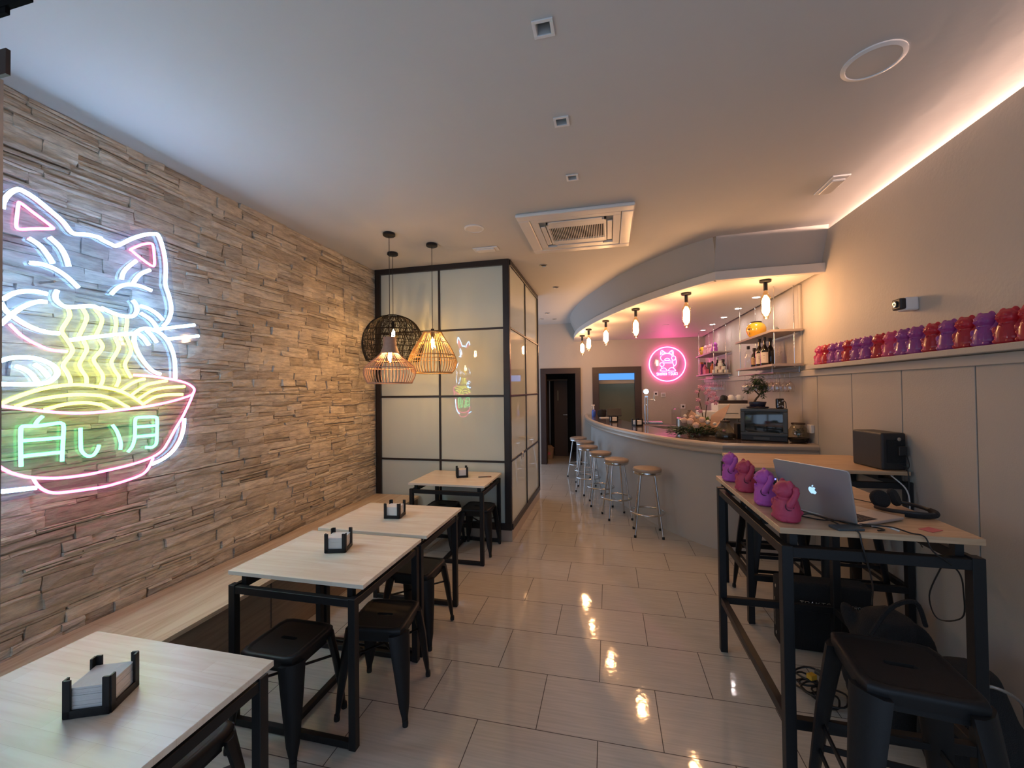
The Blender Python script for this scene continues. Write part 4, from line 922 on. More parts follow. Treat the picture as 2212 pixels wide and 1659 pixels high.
# figurine faces -Y in its own frame; about 18 cm tall
def cat_body(mb):
    mb.lathe([(.0, .0), (.045, .0), (.054, .008), (.056, .03), (.052, .06), (.044, .085), (.032, .10), (0, .108)], n=24, sy=.86)
    mb.ell((0, -.004, .122), (.046, .040, .037), 20, 14)
    for s in (-1, 1):
        mb.lathe([(.020, -.008), (.0165, .008), (.010, .017), (0, .022)], (s*.027, .0, .145), 12, sy=.65)
        mb.ell((s*.030, -.026, .012), (.019, .020, .012), 12, 8)
        mb.ell((s*.014, -.040, .116), (.011, .007, .008), 10, 6)
        mb.ell((s*.018, -.0395, .131), (.007, .003, .005), 10, 6)
    mb.ell((0, -.046, .120), (.0045, .004, .0035), 8, 6)
    mb.ell((0, .044, .03), (.014, .02, .014), 10, 8)
    mb.ell((-.038, -.022, .058), (.013, .016, .026), 12, 8, Matrix.Rotation(.5, 4, 'X'))
    mb.ell((-.030, -.034, .042), (.012, .010, .010), 10, 8)
    mb.lathe([(.034, .0), (.038, .005), (.034, .010)], (0, -.001, .090), 24, sy=.88)
    mb.ell((0, -.041, .088), (.008, .006, .008), 10, 8)
def cat_arm(mb):
    mb.tube(smoothpts([(.050, -.016, .068), (.056, -.008, .088), (.056, .004, .110), (.053, .012, .128)], k=4), [.0135, .0142, .0145, .0142, .0136, .0130, .0125, .0120, .0118, .0118, .0118, .0118, .0118][:13], 12)
    mb.ell((.051, .010, .134), (.0125, .012, .012), 12, 8)
body_v = fuse('cat_body_violet', cat_body, 'catv', .0022); arm_v = fuse('cat_arm_violet', cat_arm, 'catv', .0022)
def with_mat(me, mat): n = me.copy(); n.materials.clear(); n.materials.append(M[mat]); return n
body_r, arm_r = with_mat(body_v, 'catr'), with_mat(arm_v, 'catr')
def table_cat(x, y, rz, col, label, sc=1.0):
    t = thing('lucky_cat', label, 'cat figurine', (x, y, 1.0905), rz, 'waving cat figurines on the laptop table'); t.scale = (sc, sc, sc)
    mesh_obj('body', body_v if col == 'v' else body_r, t); mesh_obj('raised_arm', arm_v if col == 'v' else arm_r, t)
    mb = MB(); mb.tube([(.050, -.014+.0155*math.cos(2*PI*k/20), .068+.0165*math.sin(2*PI*k/20)) for k in range(20)], .002, 6, closed=True); mb.build('arm_joint', 'joint', t)
    return t
table_cat(.722, 1.945, -PI/2+.12, 'r', 'raspberry waving cat figurine nearest the laptop and table corner', 1.03)
table_cat(.724, 2.185, -PI/2-.12, 'v', 'violet waving cat figurine between two raspberry ones', 1.03)
table_cat(.716, 2.445, -PI/2+.10, 'r', 'raspberry waving cat figurine between two violet ones', 1.03)
table_cat(.712, 2.70, -PI/2-.02, 'v', 'violet waving cat figurine at the far corner of the laptop table', 1.03)
# ledge figurines: translucent, same silhouette
bl = {'p': with_mat(body_v, 'cl_p'), 'r': with_mat(body_v, 'cl_r'), 'v': with_mat(body_v, 'cl_v')}
al = {'p': with_mat(arm_v, 'cl_p'), 'r': with_mat(arm_v, 'cl_r'), 'v': with_mat(arm_v, 'cl_v')}
ordn = ['first', 'second', 'third', 'fourth', 'fifth', 'sixth', 'seventh', 'eighth', 'ninth', 'tenth', 'eleventh', 'twelfth', 'thirteenth', 'fourteenth', 'fifteenth', 'sixteenth', 'last']
cw = {'p': 'pink', 'r': 'red', 'v': 'violet'}
for i, (y, c) in enumerate(zip([4.255, 4.145, 4.03, 3.90, 3.80, 3.685, 3.565, 3.42, 3.30, 3.175, 3.06, 2.93, 2.815, 2.70, 2.585, 2.46, 2.345], 'prvvrvvrpvvrvrvrr')):
    if i == 0: lb = 'translucent pink cat figurine at the bar end of the wall ledge'
    elif i == 16: lb = 'translucent red cat figurine at the near end of the ledge, cut by the frame'
    else: lb = 'translucent %s cat figurine, %s from the bar end of the ledge' % (cw[c], ordn[i])
    t = thing('lucky_cat', lb, 'cat figurine', (1.882, y, 1.8455), -PI/2+.12, 'translucent cat figurines on the wall ledge'); t.scale = (1.0, .96, 1.06)
    mesh_obj('body', bl[c], t); mesh_obj('raised_arm', al[c], t)

# ================================================================ laptop
t = thing('laptop', 'open silver laptop with a glowing fruit emblem, seen from behind', 'laptop', (.958, 1.888, 1.0905), math.atan2(.855, -.52))
# local x runs along the hinge away from the camera, local -y runs over the keyboard towards the wall
W_, D_ = .325, .265
MB().box(0, W_, -D_, 0, .003, .0145).build('base', 'alu', t, bevel=.004)
MB().box(.02, W_-.02, -.135, -.018, .0145, .0156).build('keyboard', 'key', t, bevel=.0005, seg=1)
mb = MB()
for r_ in range(6):
    for c_ in range(14): x = .024+c_*(W_-.048)/14; y = -.02-r_*.019; mb.box(x+.001, x+(W_-.048)/14-.001, y-.0145, y-.0005, .0156, .0170)
mb.build('keys', 'key', t)
MB().box(W_/2-.05, W_/2+.05, -.235, -.155, .0144, .0150).build('trackpad', 'steel', t)
lid = Matrix.Translation((0, 0, .013)) @ Matrix.Rotation(math.radians(-14), 4, 'X')
def rr(w, h, r, n=5):
    out = []
    for cx, cz, a0 in ((w-r, h-r, 0), (r, h-r, 90), (r, .006, 180), (w-r, .006, 270)):
        rad = r if cz > .1 else .006
        for k in range(n+1): a = math.radians(a0+90*k/n); out.append((cx+rad*math.cos(a), cz+rad*math.sin(a)))
    return out
P = rr(W_, .222, .014); n = len(P)
mb = MB(); mb.add([lid @ Vector((x, 0, z)) for x, z in P]+[lid @ Vector((x, .0065, z)) for x, z in P], [tuple(range(n))[::-1], tuple(range(n, 2*n))]+[(i, (i+1) % n, n+(i+1) % n, n+i) for i in range(n)])
lo = mb.build('lid', 'alu', t, bevel=.0015)
def flat(pts, y, mat, name, par): m = MB(); m.add([lid @ Vector((x, y, z)) for x, z in pts]+[lid @ Vector((x, y-.0006 if y > 0 else y+.0006, z)) for x, z in pts], [tuple(range(len(pts))), tuple(range(len(pts), 2*len(pts)))]+[(i, (i+1) % len(pts), len(pts)+(i+1) % len(pts), len(pts)+i) for i in range(len(pts))]); o = m.build(name, mat, par); return o
flat([(.012, .014), (W_-.012, .014), (W_-.012, .212), (.012, .212)], -.0008, 'tvs', 'screen', lo)
# emblem outline (bitten fruit with a leaf), upright on the open lid
E_ = [(0, .80), (.14, .86), (.30, .88), (.44, .80), (.36, .70), (.30, .56), (.34, .40), (.48, .28), (.40, .10), (.26, -.04), (.14, -.04), (0, 0), (-.14, -.04), (-.26, -.02), (-.42, .18), (-.50, .44), (-.46, .66), (-.34, .82), (-.18, .86)]
cx_, cz_, es = W_/2, .092, .033
flat([(cx_-a*es, cz_+b*es) for a, b in [tuple(q)[:2] for q in smoothpts([(a, b, 0) for a, b in E_], True, 3)]], .0073, 'logo', 'emblem', lo)
flat([(cx_-a*es, cz_+b*es) for a, b in [(0, .92), (.02, 1.06), (.12, 1.17), (.22, 1.18), (.20, 1.05), (.10, .94)]], .0073, 'logo', 'emblem_leaf', lo)

# headphones lying on the table
t = thing('headphones', 'black headphones lying flat on the high table near the wall', 'headphones', (1.265, 2.17, 1.0905), .5)
mb = MB(); pts = [(.092*math.cos(a), .105*math.sin(a), .016+.004*math.sin(a*2)) for a in [math.radians(d) for d in range(-215, 36, 10)]]; mb.tube(pts, .0085, 8); mb.build('headband', 'plasticb', t)
mb = MB(); mb.tube([(.092*math.cos(a), .105*math.sin(a), .012) for a in [math.radians(d) for d in range(-150, -29, 10)]], .012, 8); mb.build('band_padding', 'fabricb', t)
for s in (-1, 1):
    T = Matrix.Translation((s*.045, .062, .045)) @ Matrix.Rotation(s*.35, 4, 'Z') @ Matrix.Rotation(math.radians(68), 4, 'X')
    MB().lathe([(0, -.012), (.034, -.012), (.040, -.006), (.040, .006), (.034, .012), (0, .012)], n=24, mat=T).build('ear_cup', 'fabricb', t)
# other gear on the laptop table
t = thing('card', 'small pink card lying near the table edge beside the laptop', 'card', (1.205, 1.918, 1.0905), .55)
MB().box(-.032, .032, -.022, .022, 0, .0012).build('paper', 'pinkcard', t)
t = thing('phone', 'black phone leaning behind the laptop with its dark face up', 'phone', (1.04, 2.42, 1.0905), .3)
MB().cbox((0, 0, .045), (.15, .012, .08), 0, Matrix.Rotation(.6, 4, 'X')).build('body', 'plasticb', t, bevel=.003)
t = thing('audio_interface', 'small black audio box with a lit greenish display behind the laptop', 'audio device', (1.01, 2.31, 1.0905), .35)
MB().box(-.06, .06, -.045, .045, 0, .035).build('body', 'plasticb', t, bevel=.004); MB().box(-.045, .0, -.03, .0, .035, .0365).build('lit_display', 'scr', t)
t = thing('power_adapter', 'brown and black power adapter block behind the headphones', 'adapter', (1.15, 2.52, 1.0905), -.3)
MB().box(-.035, .035, -.022, .022, 0, .035).build('body', 'copper', t, bevel=.008); MB().box(.035, .065, -.016, .016, .004, .028).build('plug', 'plasticb', t, bevel=.004)
t = thing('small_bottle', 'tiny dark bottle behind the violet cat figurine', 'bottle', (.83, 2.62, 1.0905))
MB().lathe([(0, 0), (.012, 0), (.013, .004), (.013, .045), (.006, .055), (.006, .07), (0, .07)], n=16).build('body', 'bottle', t)
t = thing('usb_stick', 'small black receiver with a glowing blue light behind the raspberry cat', 'receiver', (.865, 2.5, 1.0905))
MB().box(-.012, .012, -.02, .02, 0, .07).build('body', 'plasticb', t, bevel=.002); MB().box(-.008, .008, -.0215, -.02, .058, .067).build('blue_light', 'bled', t)
t = thing('hard_drive', 'flat dark drive with a cable under the laptop edge', 'drive', (.90, 1.868, 1.0905), .2)
MB().box(-.05, .05, -.028, .028, 0, .010).build('case', 'tv', t, bevel=.003)
def cable(label, pts, r=.0028, mat='cablek', name='cable'):
    t = thing(name, label, 'cable', pts[0]); MB().tube(smoothpts(pts, False, 6), r, 6).build('cord', mat, t, world=True); return t
z0 = 1.094
cable('black cable running from behind the nearest figurine and hanging over the table edge', [(.775, 1.99, z0), (.83, 2.0, z0+.012), (.875, 1.93, z0+.008), (.90, 1.865, z0), (.925, 1.838, z0-.004), (.93, 1.828, 1.05), (.95, 1.835, .98), (1.0, 1.9, .86), (1.1, 2.1, .7)])
cable('black cable curling along the laptop hinge to the drive', [(.775, 2.03, z0), (.85, 1.965, z0), (.90, 1.92, z0+.012), (.95, 1.885, z0+.010), (1.0, 1.90, z0+.002), (1.03, 1.875, z0), (1.0, 1.86, z0)])
cable('black cable looping off the front edge and hanging down to the bags', [(.96, 1.90, z0+.01), (1.02, 1.875, z0+.014), (1.07, 1.885, z0+.006), (1.10, 1.85, z0), (1.13, 1.828, z0-.004), (1.15, 1.82, 1.04), (1.25, 1.86, .96), (1.36, 2.0, .82), (1.42, 2.1, .68), (1.40, 2.2, .62), (1.34, 2.15, .74), (1.32, 2.05, .9)])
cable('short white charging lead beside the laptop', [(1.00, 1.90, z0+.004), (1.04, 1.895, z0+.008), (1.065, 1.878, z0+.002), (1.075, 1.868, z0)], .0035, 'cablew')
cable('thin black lead between the adapter and the headphones', [(1.17, 2.5, z0+.004), (1.14, 2.42, z0), (1.19, 2.33, z0), (1.22, 2.27, z0+.003)], .002)
cable('white cable hanging behind the loudspeaker table', [(1.80, 3.20, 1.06), (1.845, 3.14, .99), (1.86, 3.13, .9), (1.85, 3.13, .78)], .004, 'cablew')
cable('black cable dropping from the loudspeaker to the tabletop', [(1.865, 3.20, 1.20), (1.885, 3.19, 1.19), (1.895, 3.185, 1.13), (1.88, 3.185, 1.094)], .003)
cable('second black cable from the loudspeaker down past the table end', [(1.84, 3.205, 1.13), (1.87, 3.18, 1.12), (1.875, 3.165, 1.10), (1.87, 3.15, 1.0), (1.83, 3.1, .8), (1.78, 2.9, .7)], .003)
cable('long black cable curving over the floor beside the wall', [(1.62, 1.9, .004), (1.75, 2.3, .004), (1.80, 2.05, .004), (1.72, 1.7, .004), (1.62, 1.3, .004)], .004)

# loudspeaker
t = thing('loudspeaker', 'black box loudspeaker on the high table against the wall, with leads behind', 'loudspeaker', (1.757, 3.205, 1.0905), .13)
MB().box(0, .15, 0, .27, .0, .245).build('cabinet', 'plasticb', t, bevel=.012, seg=3)
MB().box(.03, .14, -.006, .004, .05, .20).build('rear_panel', 'fabricb', t, bevel=.002)
MB().box(.085, .135, -.028, -.004, .10, .16).build('power_socket', 'plasticb', t, bevel=.003)
MB().lathe([(.012, 0), (.012, .006), (0, .008)], n=14, mat=Matrix.Translation((.10, -.004, .205)) @ Matrix.Rotation(PI/2, 4, 'X')).build('dial', 'steel', t)

# under the table: flight case with lettering, bags, clothes
t = thing('equipment_box', 'upright black cardboard equipment box with silver lettering under the laptop table', 'box', (1.24, 2.96, 0), -.04)
MB().box(-.20, .30, -.04, .10, 0.0, .42).build('carton', 'fabricb', t, bevel=.02, seg=3)
mb = MB(); text_strokes(mb, 'TRAKTOR', lambda a, b: (-.09+a, -.0415, .29+b), .021, .021, .008, .0018, 4); mb.build('lettering', 'steel', t)
mb = MB(); text_strokes(mb, 'KONTROL', lambda a, b: (.125+a, -.0415, .292+b), .0125, .017, .006, .0010, 4); mb.build('small_lettering', 'steel', t)
mb = MB()
for z in (.36, .06): mb.ell((-.202, .03, z), (.003, .008, .012), 10, 6)
mb.box(-.203, -.2, .045, .055, .10, .28); mb.build('side_print', 'steel', t)
def lump(label, name, cat, loc, sx, sy, sz, mat, seed, rz=0, extra=None):
    r = random.Random(seed)
    def f(mb):
        mb.lathe([(0, 0), (.8*sx, 0), (sx, .2*sz), (sx*.95, .55*sz), (sx*.6, .9*sz), (0, sz)], n=20, sy=sy/sx)
        for k in range(12): a = r.uniform(0, 6.28); mb.ell((sx*.7*math.cos(a), sy*.7*math.sin(a), sz*r.uniform(.3, .8)), (sx*r.uniform(.2, .45), sy*r.uniform(.2, .45), sz*r.uniform(.12, .3)), 10, 7, Matrix.Rotation(r.uniform(-.6, .6), 4, 'Y'))
    me = fuse(name+'_fabric', f, mat, .012, 2); t = thing(name, label, cat, loc, rz); mesh_obj('fabric', me, t); return t
b = lump('large black bag slumped on the floor under the laptop table', 'bag', 'bag', (1.33, 2.42, 0), .17, .16, .56, 'fabricb', 4)
mb = MB(); mb.tube(smoothpts([(-.12, -.1, .46), (-.05, -.12, .60), (.06, -.10, .63), (.13, -.05, .50)], k=5), .010, 6); mb.build('strap', 'fabricb', b)
MB().box(.02, .05, -.175, -.168, .40, .43).build('red_tab', 'pinkcard', b); MB().cbox((-.02, -.165, .29), (.045, .012, .018), .2).build('yellow_toggle', 'led_y', b, bevel=.003)
b = lump('second black bag leaning against the wall behind the tall stool', 'bag', 'bag', (1.45, 2.13, 0), .16, .15, .50, 'fabricb', 9)
mb = MB(); mb.tube(smoothpts([(-.08, -.08, .42), (-.02, -.15, .48), (.07, -.15, .43), (.11, -.11, .32)], k=5), .006, 6); mb.build('strap', 'steel', b)
lump('pale grey cloth bundled on the floor beside the wall', 'cloth', 'cloth', (1.64, 1.91, 0), .08, .07, .19, 'greycloth', 12)
t = thing('cable_bundle', 'tangle of cables and small adapters piled in front of the equipment box', 'cables', (1.05, 2.52, 0))
mb = MB(); r = random.Random(8)
for k in range(7):
    c = (r.uniform(-.04, .06), r.uniform(-.06, .06)); ra = r.uniform(.05, .09); mb.tube([(c[0]+ra*math.cos(a)*(1+.1*math.sin(3*a)), c[1]+ra*math.sin(a), .008+.022*k*.5+.006*math.sin(2*a+k)) for a in [2*PI*i/20 for i in range(20)]], .005, 6, closed=True)
mb.build('cord', 'cablek', t); MB().cbox((-.02, -.02, .11), (.04, .03, .025), .5).build('yellow_plug', 'led_y', t, bevel=.003); MB().cbox((.05, .0, .11), (.03, .09, .02), .7).build('blue_grey_adapter', 'tv', t, bevel=.004)

# ================================================================ things on the bar
ZB = 1.1005
# television
t = thing('television', 'old grey-black tube television on the bar top reflecting the room', 'television', (1.555, 4.70, ZB), -.38)
mb = MB(); mb.box(-.205, .205, -.07, .08, .0, .33); mb.build('front_housing', 'tv', t, bevel=.012, seg=3)
mb = MB(); mb.add([(x, y, z) for x, y, z in [(-.195, .08, .01), (.195, .08, .01), (.195, .08, .32), (-.195, .08, .32), (-.12, .30, .05), (.12, .30, .05), (.12, .30, .27), (-.12, .30, .27)]], [(0, 1, 2, 3), (4, 5, 6, 7), (0, 1, 5, 4), (1, 2, 6, 5), (2, 3, 7, 6), (3, 0, 4, 7)]); mb.build('rear_housing', 'plasticb', t, bevel=.01)
mb = MB()
for a in ((-.205, .205, .298, .33), (-.205, .205, .055, .088), (-.205, -.165, .088, .298), (.165, .205, .088, .298)): mb.box(a[0], a[1], -.085, -.07, a[2], a[3])
mb.build('bezel', 'tv', t, bevel=.006)
vs = []; fs = []; N = 12
for j in range(N+1):
    for i in range(N+1):
        u, v = i/N*2-1, j/N*2-1; vs.append((u*.166, -.067-.018*(1-u*u*.5-v*v*.5), .193+v*.106))
for j in range(N):
    for i in range(N): fs.append((j*(N+1)+i, j*(N+1)+i+1, (j+1)*(N+1)+i+1, (j+1)*(N+1)+i))
MB().add(vs, fs, True).build('screen', 'tvs', t)
MB().box(-.20, .20, -.082, -.07, .006, .05).build('control_flap', 'plasticb', t, bevel=.004); MB().box(-.09, .05, -.086, -.08, .014, .042).build('button_panel', 'tv', t, bevel=.002)
# bonsai on the television
t = thing('bonsai', 'small bonsai tree in a navy pot on top of the television', 'plant', (1.505, 4.72, ZB+.3305))
MB().lathe([(0, 0), (.095, 0), (.108, .012), (.103, .016), (.09, .010), (0, .010)], n=32, sy=.7).build('saucer', 'navy', t)
mb = MB(); mb.lathe([(0, .011), (.062, .011), (.068, .015), (.082, .062), (.080, .066), (.074, .06), (0, .058)], n=32, sy=.72); mb.build('pot', 'navy', t)
MB().lathe([(.074, .058), (.04, .068), (0, .072)], n=20, sy=.72).build('soil', 'soil', t)
TR = smoothpts([(-.03, 0, .065), (-.01, 0, .10), (.015, 0, .135), (-.01, .01, .17), (-.035, 0, .20), (-.02, 0, .25), (.0, 0, .29)], k=4)
mb = MB(); mb.tube(TR, [.011-.0003*i for i in range(len(TR))], 8)
for q in ([(.012, 0, .13), (.04, .01, .16), (.06, 0, .21)], [(-.03, 0, .19), (-.07, -.01, .20), (-.10, 0, .17)], [(0, 0, .24), (.05, .01, .25), (.09, 0, .22)]): mb.tube(smoothpts(q, k=3), .0035, 6)
mb.build('trunk', 'bark', t)
mb = MB(); r = random.Random(2)
for c, rad, nn in (((.0, 0, .30), (.062, .055, .05), 330), ((.035, 0, .24), (.06, .05, .045), 300), ((.05, 0, .19), (.042, .04, .045), 220), ((-.09, 0, .185), (.04, .035, .028), 110), ((-.045, 0, .23), (.045, .035, .035), 130), ((.09, 0, .215), (.02, .02, .03), 40), ((.055, 0, .13), (.02, .02, .03), 40)):
    for k in range(nn):
        v = Vector((r.gauss(0, 1), r.gauss(0, 1), r.gauss(0, 1))).normalized()*(r.random()**.4); mb.leaf((c[0]+v.x*rad[0], c[1]+v.y*rad[1], c[2]+v.z*rad[2]), (v.x+r.uniform(-.5, .5), v.y+r.uniform(-.5, .5), v.z*.4-.15), .022, .013)
mb.build('foliage', 'leafd', t)
t = thing('gadget_case', 'small black patterned case with a strap standing on the television', 'case', (1.685, 4.65, ZB+.3305))
MB().box(-.034, .034, -.02, .02, 0, .10).build('body', 'bottle', t, bevel=.008)
MB().tube(smoothpts([(.034, 0, .08), (.052, 0, .06), (.056, 0, .02), (.058, 0, .004)], k=4), .004, 6).build('strap', 'fabricb', t)
mb = MB(); r = random.Random(4)
for k in range(9): mb.ell((r.uniform(-.026, .026), -.0205, r.uniform(.012, .09)), (r.uniform(.003, .008), .0008, r.uniform(.004, .010)), 8, 5)
mb.build('grey_pattern', 'steel', t)
# fish bowl terrarium
def vase(label, loc, prof, matg, name='glass_vase', sc=1.0):
    t = thing(name, label, 'vase', loc); MB().olathe([(r*sc, z*sc) for r, z in prof], n=36).build('glass', matg, t); return t
t = vase('large round glass bowl terrarium with wooden lid and green plant by the wall', (1.812, 4.57, ZB), [(0, .002), (.07, .002), (.098, .03), (.108, .07), (.100, .12), (.075, .155), (.062, .168), (.062, .185)], 'smoke', 'terrarium'); t.scale = (.84, .84, 1)
MB().lathe([(0, .178), (.068, .178), (.070, .182), (.070, .192), (0, .192)], n=28).build('wooden_lid', 'bark', t)
MB().lathe([(0, .004), (.085, .008), (.098, .03), (.101, .045), (0, .052)], n=28).build('soil', 'soil', t)
mb = MB(); r = random.Random(6)
for k in range(160): a = r.uniform(0, 6.28); q = r.uniform(0, .05); mb.leaf((q*math.cos(a), q*math.sin(a), r.uniform(.06, .14)), (math.cos(a), math.sin(a), r.uniform(-.2, .9)), .022, .009)
for k in range(6): mb.tube([(0, 0, .045), (.02*math.cos(k), .02*math.sin(k), .11)], .002, 5)
mb.build('foliage', 'leaf', t)
# conical vase
t = vase('conical glass vase terrarium with wooden stopper between flowers and television', (1.222, 4.83, ZB), [(0, .002), (.075, .002), (.104, .012), (.108, .03), (.098, .06), (.070, .11), (.045, .15), (.040, .165), (.040, .185)], 'smoke', 'terrarium')
MB().lathe([(0, .172), (.045, .172), (.047, .176), (.047, .19), (0, .191)], n=28).build('wooden_stopper', 'bark', t)
MB().lathe([(0, .005), (.095, .010), (.102, .03), (.094, .055), (0, .06)], n=28).build('soil', 'soil', t)
mb = MB(); r = random.Random(7)
for k in range(70): a = r.uniform(0, 6.28); q = r.uniform(0, .06); mb.leaf((q*math.cos(a), q*math.sin(a), r.uniform(.055, .075)), (math.cos(a), math.sin(a), r.uniform(0, .8)), .018, .010)
mb.build('moss', 'leafg', t); MB().ell((-.02, -.03, .085), (.018, .014, .014), 12, 8).build('mauve_ornament', 'orchid', t)
# flower arrangement
t = thing('flower_arrangement', 'low arrangement of peach and cream roses with dark greenery on the bar edge', 'flowers', (.985, 5.02, ZB)); t.scale = (1.3, 1.2, 1.65)
mb = MB(); r = random.Random(11)
for k in range(420):
    a = r.uniform(0, 6.28); q = r.random()**.6; mb.leaf((.20*q*math.cos(a), .10*q*math.sin(a), .01+.07*r.random()*(1-.5*q)), (math.cos(a)+r.uniform(-.4, .4), math.sin(a)*.6+r.uniform(-.4, .4), r.uniform(-.1, .6)), r.uniform(.03, .055), r.uniform(.008, .016))
mb.build('dark_greenery', 'leafd', t)
mb = MB()
for k in range(110): a = r.uniform(2.2, 4.4); q = r.uniform(.10, .24); mb.leaf((q*math.cos(a), .5*q*math.sin(a), r.uniform(.01, .06)), (math.cos(a), .5*math.sin(a), r.uniform(-.2, .4)), .035, .026)
mb.build('eucalyptus_leaves', 'leafg', t)
def rose(mb, c, R_, r):
    for k, (rad, h, nn) in enumerate(((.25, .5, 4), (.5, .4, 5), (.8, .25, 6), (1.0, .0, 7))):
        for j in range(nn):
            a = 2*PI*j/nn+k*.5+r.uniform(-.1, .1); o = Vector((math.cos(a), math.sin(a), 0)); T = Matrix.Rotation(a, 4, 'Z') @ Matrix.Rotation(-.5+.9*rad, 4, 'Y')
            mb.ell((c[0]+o.x*rad*R_*.5, c[1]+o.y*rad*R_*.5, c[2]+h*R_*.5), (R_*.14, R_*.42, R_*.42), 8, 6, T)
for i, (x, y, z, q, m_) in enumerate([(-.07, -.05, .10, .034, 'peach'), (-.115, -.03, .105, .030, 'peach'), (-.03, -.085, .075, .032, 'peach'), (.03, -.04, .11, .030, 'peach'), (.075, -.03, .095, .024, 'cream'), (.13, -.03, .085, .017, 'cream'), (-.10, .02, .135, .018, 'cream'), (.0, .02, .13, .022, 'cream'), (-.05, -.02, .125, .024, 'peach')]):
    mb = MB(); rose(mb, (x, y, z), q*1.25, r); mb.build('rose', m_, t)
# kraft paper bouquet behind
t = thing('paper_bouquet', 'flowers wrapped in brown kraft paper lying behind the low arrangement', 'bouquet', (1.12, 5.20, ZB)); t.scale = (1.2, 1, 1.15)
vs = []; fs = []; n = 18; r = random.Random(3)
for j in range(6):
    u = j/5
    for i in range(n):
        a = 2*PI*i/n; q = (.03+.085*u)*(1+.18*math.sin(3*a+1.3*j)); vs.append((-.12+.28*u+.02*math.sin(a*5)*u, q*math.cos(a), .05+.06*u+q*math.sin(a)*.9+ (.05*u*u if math.sin(a) > 0 else 0)))
for j in range(5):
    for i in range(n): fs.append((j*n+i, j*n+(i+1) % n, (j+1)*n+(i+1) % n, (j+1)*n+i))
m1 = MB(); m1.add([(-v[0]*.9-.02, v[1]*.7, max(.002, v[2])) for v in vs], fs, True); m1.build('wrapping', 'kraftpaper', t)
m1 = MB(); m1.add([(.02, .03, .03), (.06, -.03, .05), (.15, -.03, .18), (.21, .0, .31), (.13, .02, .26), (.05, .05, .19)], [(0, 1, 2), (0, 2, 5), (2, 3, 4), (2, 4, 5)], False); o = m1.build('paper_point', 'kraftpaper', t); so_ = o.modifiers.new('thick', 'SOLIDIFY'); so_.thickness = .003
mb = MB()
for k in range(30): mb.leaf((-.02+r.uniform(-.03, .03), -.01+r.uniform(-.03, .03), .10+r.uniform(0, .05)), (r.uniform(-.5, .5), r.uniform(-.6, .2), 1), .05, .02)
mb.build('lime_leaves', 'lime', t)
mb = MB(); rose(mb, (-.10, -.04, .13), .03, r); mb.build('mauve_bloom', 'orchid', t)
# orchid
t = thing('orchid', 'tall mauve speckled orchid stems standing behind the paper bouquet', 'plant', (1.14, 5.46, ZB)); t.scale = (1.1, 1.1, 1.0)
MB().lathe([(0, 0), (.05, 0), (.06, .10), (.055, .11), (0, .10)], n=24).build('pot', 'plasticb', t)
mb = MB(); st = [smoothpts([(0, 0, .10), (-.02, 0, .28), (-.05, 0, .46), (-.02, -.02, .56)], k=4), smoothpts([(.01, 0, .10), (.03, 0, .3), (.06, 0, .44), (.11, -.02, .48), (.13, -.02, .42)], k=4)]
for s_ in st: mb.tube(s_, .005, 6)
mb.build('stem', 'bark', t); r = random.Random(13)
for i, (x, z) in enumerate([(-.04, .56), (-.075, .50), (-.01, .53), (.02, .48), (.05, .52), (-.06, .40), (.06, .44), (.10, .47), (.08, .38), (.12, .36), (.03, .36), (-.07, .30), (-.04, .26), (.13, .42)]):
    mb = MB()
    for k in range(5): a = 2*PI*k/5+i; mb.ell((x+.014*math.cos(a), -.03, z+.014*math.sin(a)), (.014, .003, .009), 8, 5, Matrix.Rotation(-a, 4, 'Y'))
    mb.ell((x, -.036, z), (.006, .005, .006), 8, 5); mb.build('bloom', 'orchid', t)
# espresso machine
t = thing('espresso_machine', 'white espresso machine with cups warming on its dark top tray', 'coffee machine', (1.66, 6.3, .9205))
MB().box(-.20, .20, -.16, .2, .30, .505).build('upper_body', 'whitem', t, bevel=.012); MB().box(-.20, .20, .02, .2, .06, .30).build('rear_body', 'whitem', t, bevel=.006)
MB().box(-.20, .20, -.2, .2, .03, .075).build('drip_tray', 'steel', t, bevel=.004); MB().box(-.175, .19, -.12, .18, .505, .55).build('cup_tray', 'lidd', t, bevel=.004)
MB().box(-.12, .06, -.166, -.16, .372, .378).build('badge_line', 'black', t); MB().box(-.42, -.20, -.10, .15, .28, .40).build('side_grinder', 'whitem', t, bevel=.01)
MB().box(-.40, -.22, -.08, .12, .03, .28).build('grinder_base', 'black', t, bevel=.01)
for x in (-.1, .1): MB().lathe([(.03, .255), (.032, .30), (0, .30)], (x, -.11, 0), 20).build('brew_head', 'chrome', t); MB().tube([(x, -.13, .265), (x, -.25, .255)], .010, 8).build('portafilter', 'black', t)
def cup(label, loc, mat, s=1):
    t = thing('coffee_cup', label, 'cup', loc, 0, 'cups upside down on the coffee machine'); MB().lathe([(.045*s, 0), (.045*s, .02*s), (.036*s, .055*s), (.022*s, .066*s), (.020*s, .072*s), (0, .07*s)], n=24).build('bowl', mat, t)
    MB().tube([(.042*s+.016*s*math.sin(a), 0, .035*s-.016*s*math.cos(a)) for a in [PI*k/8 for k in range(9)]], .003*s, 6).build('handle', mat, t); return t
cup('white cup upside down at the right end of the coffee machine top', (1.77, 6.28, 1.4708), 'white', 1.05); cup('white cup upside down in the middle of the coffee machine top', (1.665, 6.26, 1.4708), 'white', 1.05)
cup('black cup beside the white cups on the coffee machine', (1.56, 6.25, 1.4708), 'black'); cup('small black cup at the back of the coffee machine tray', (1.62, 6.40, 1.4708), 'black', .9)
t = thing('teapot', 'silver sugar bowl with round lid between the vase and the television', 'pot', (1.40, 5.3, ZB)); 
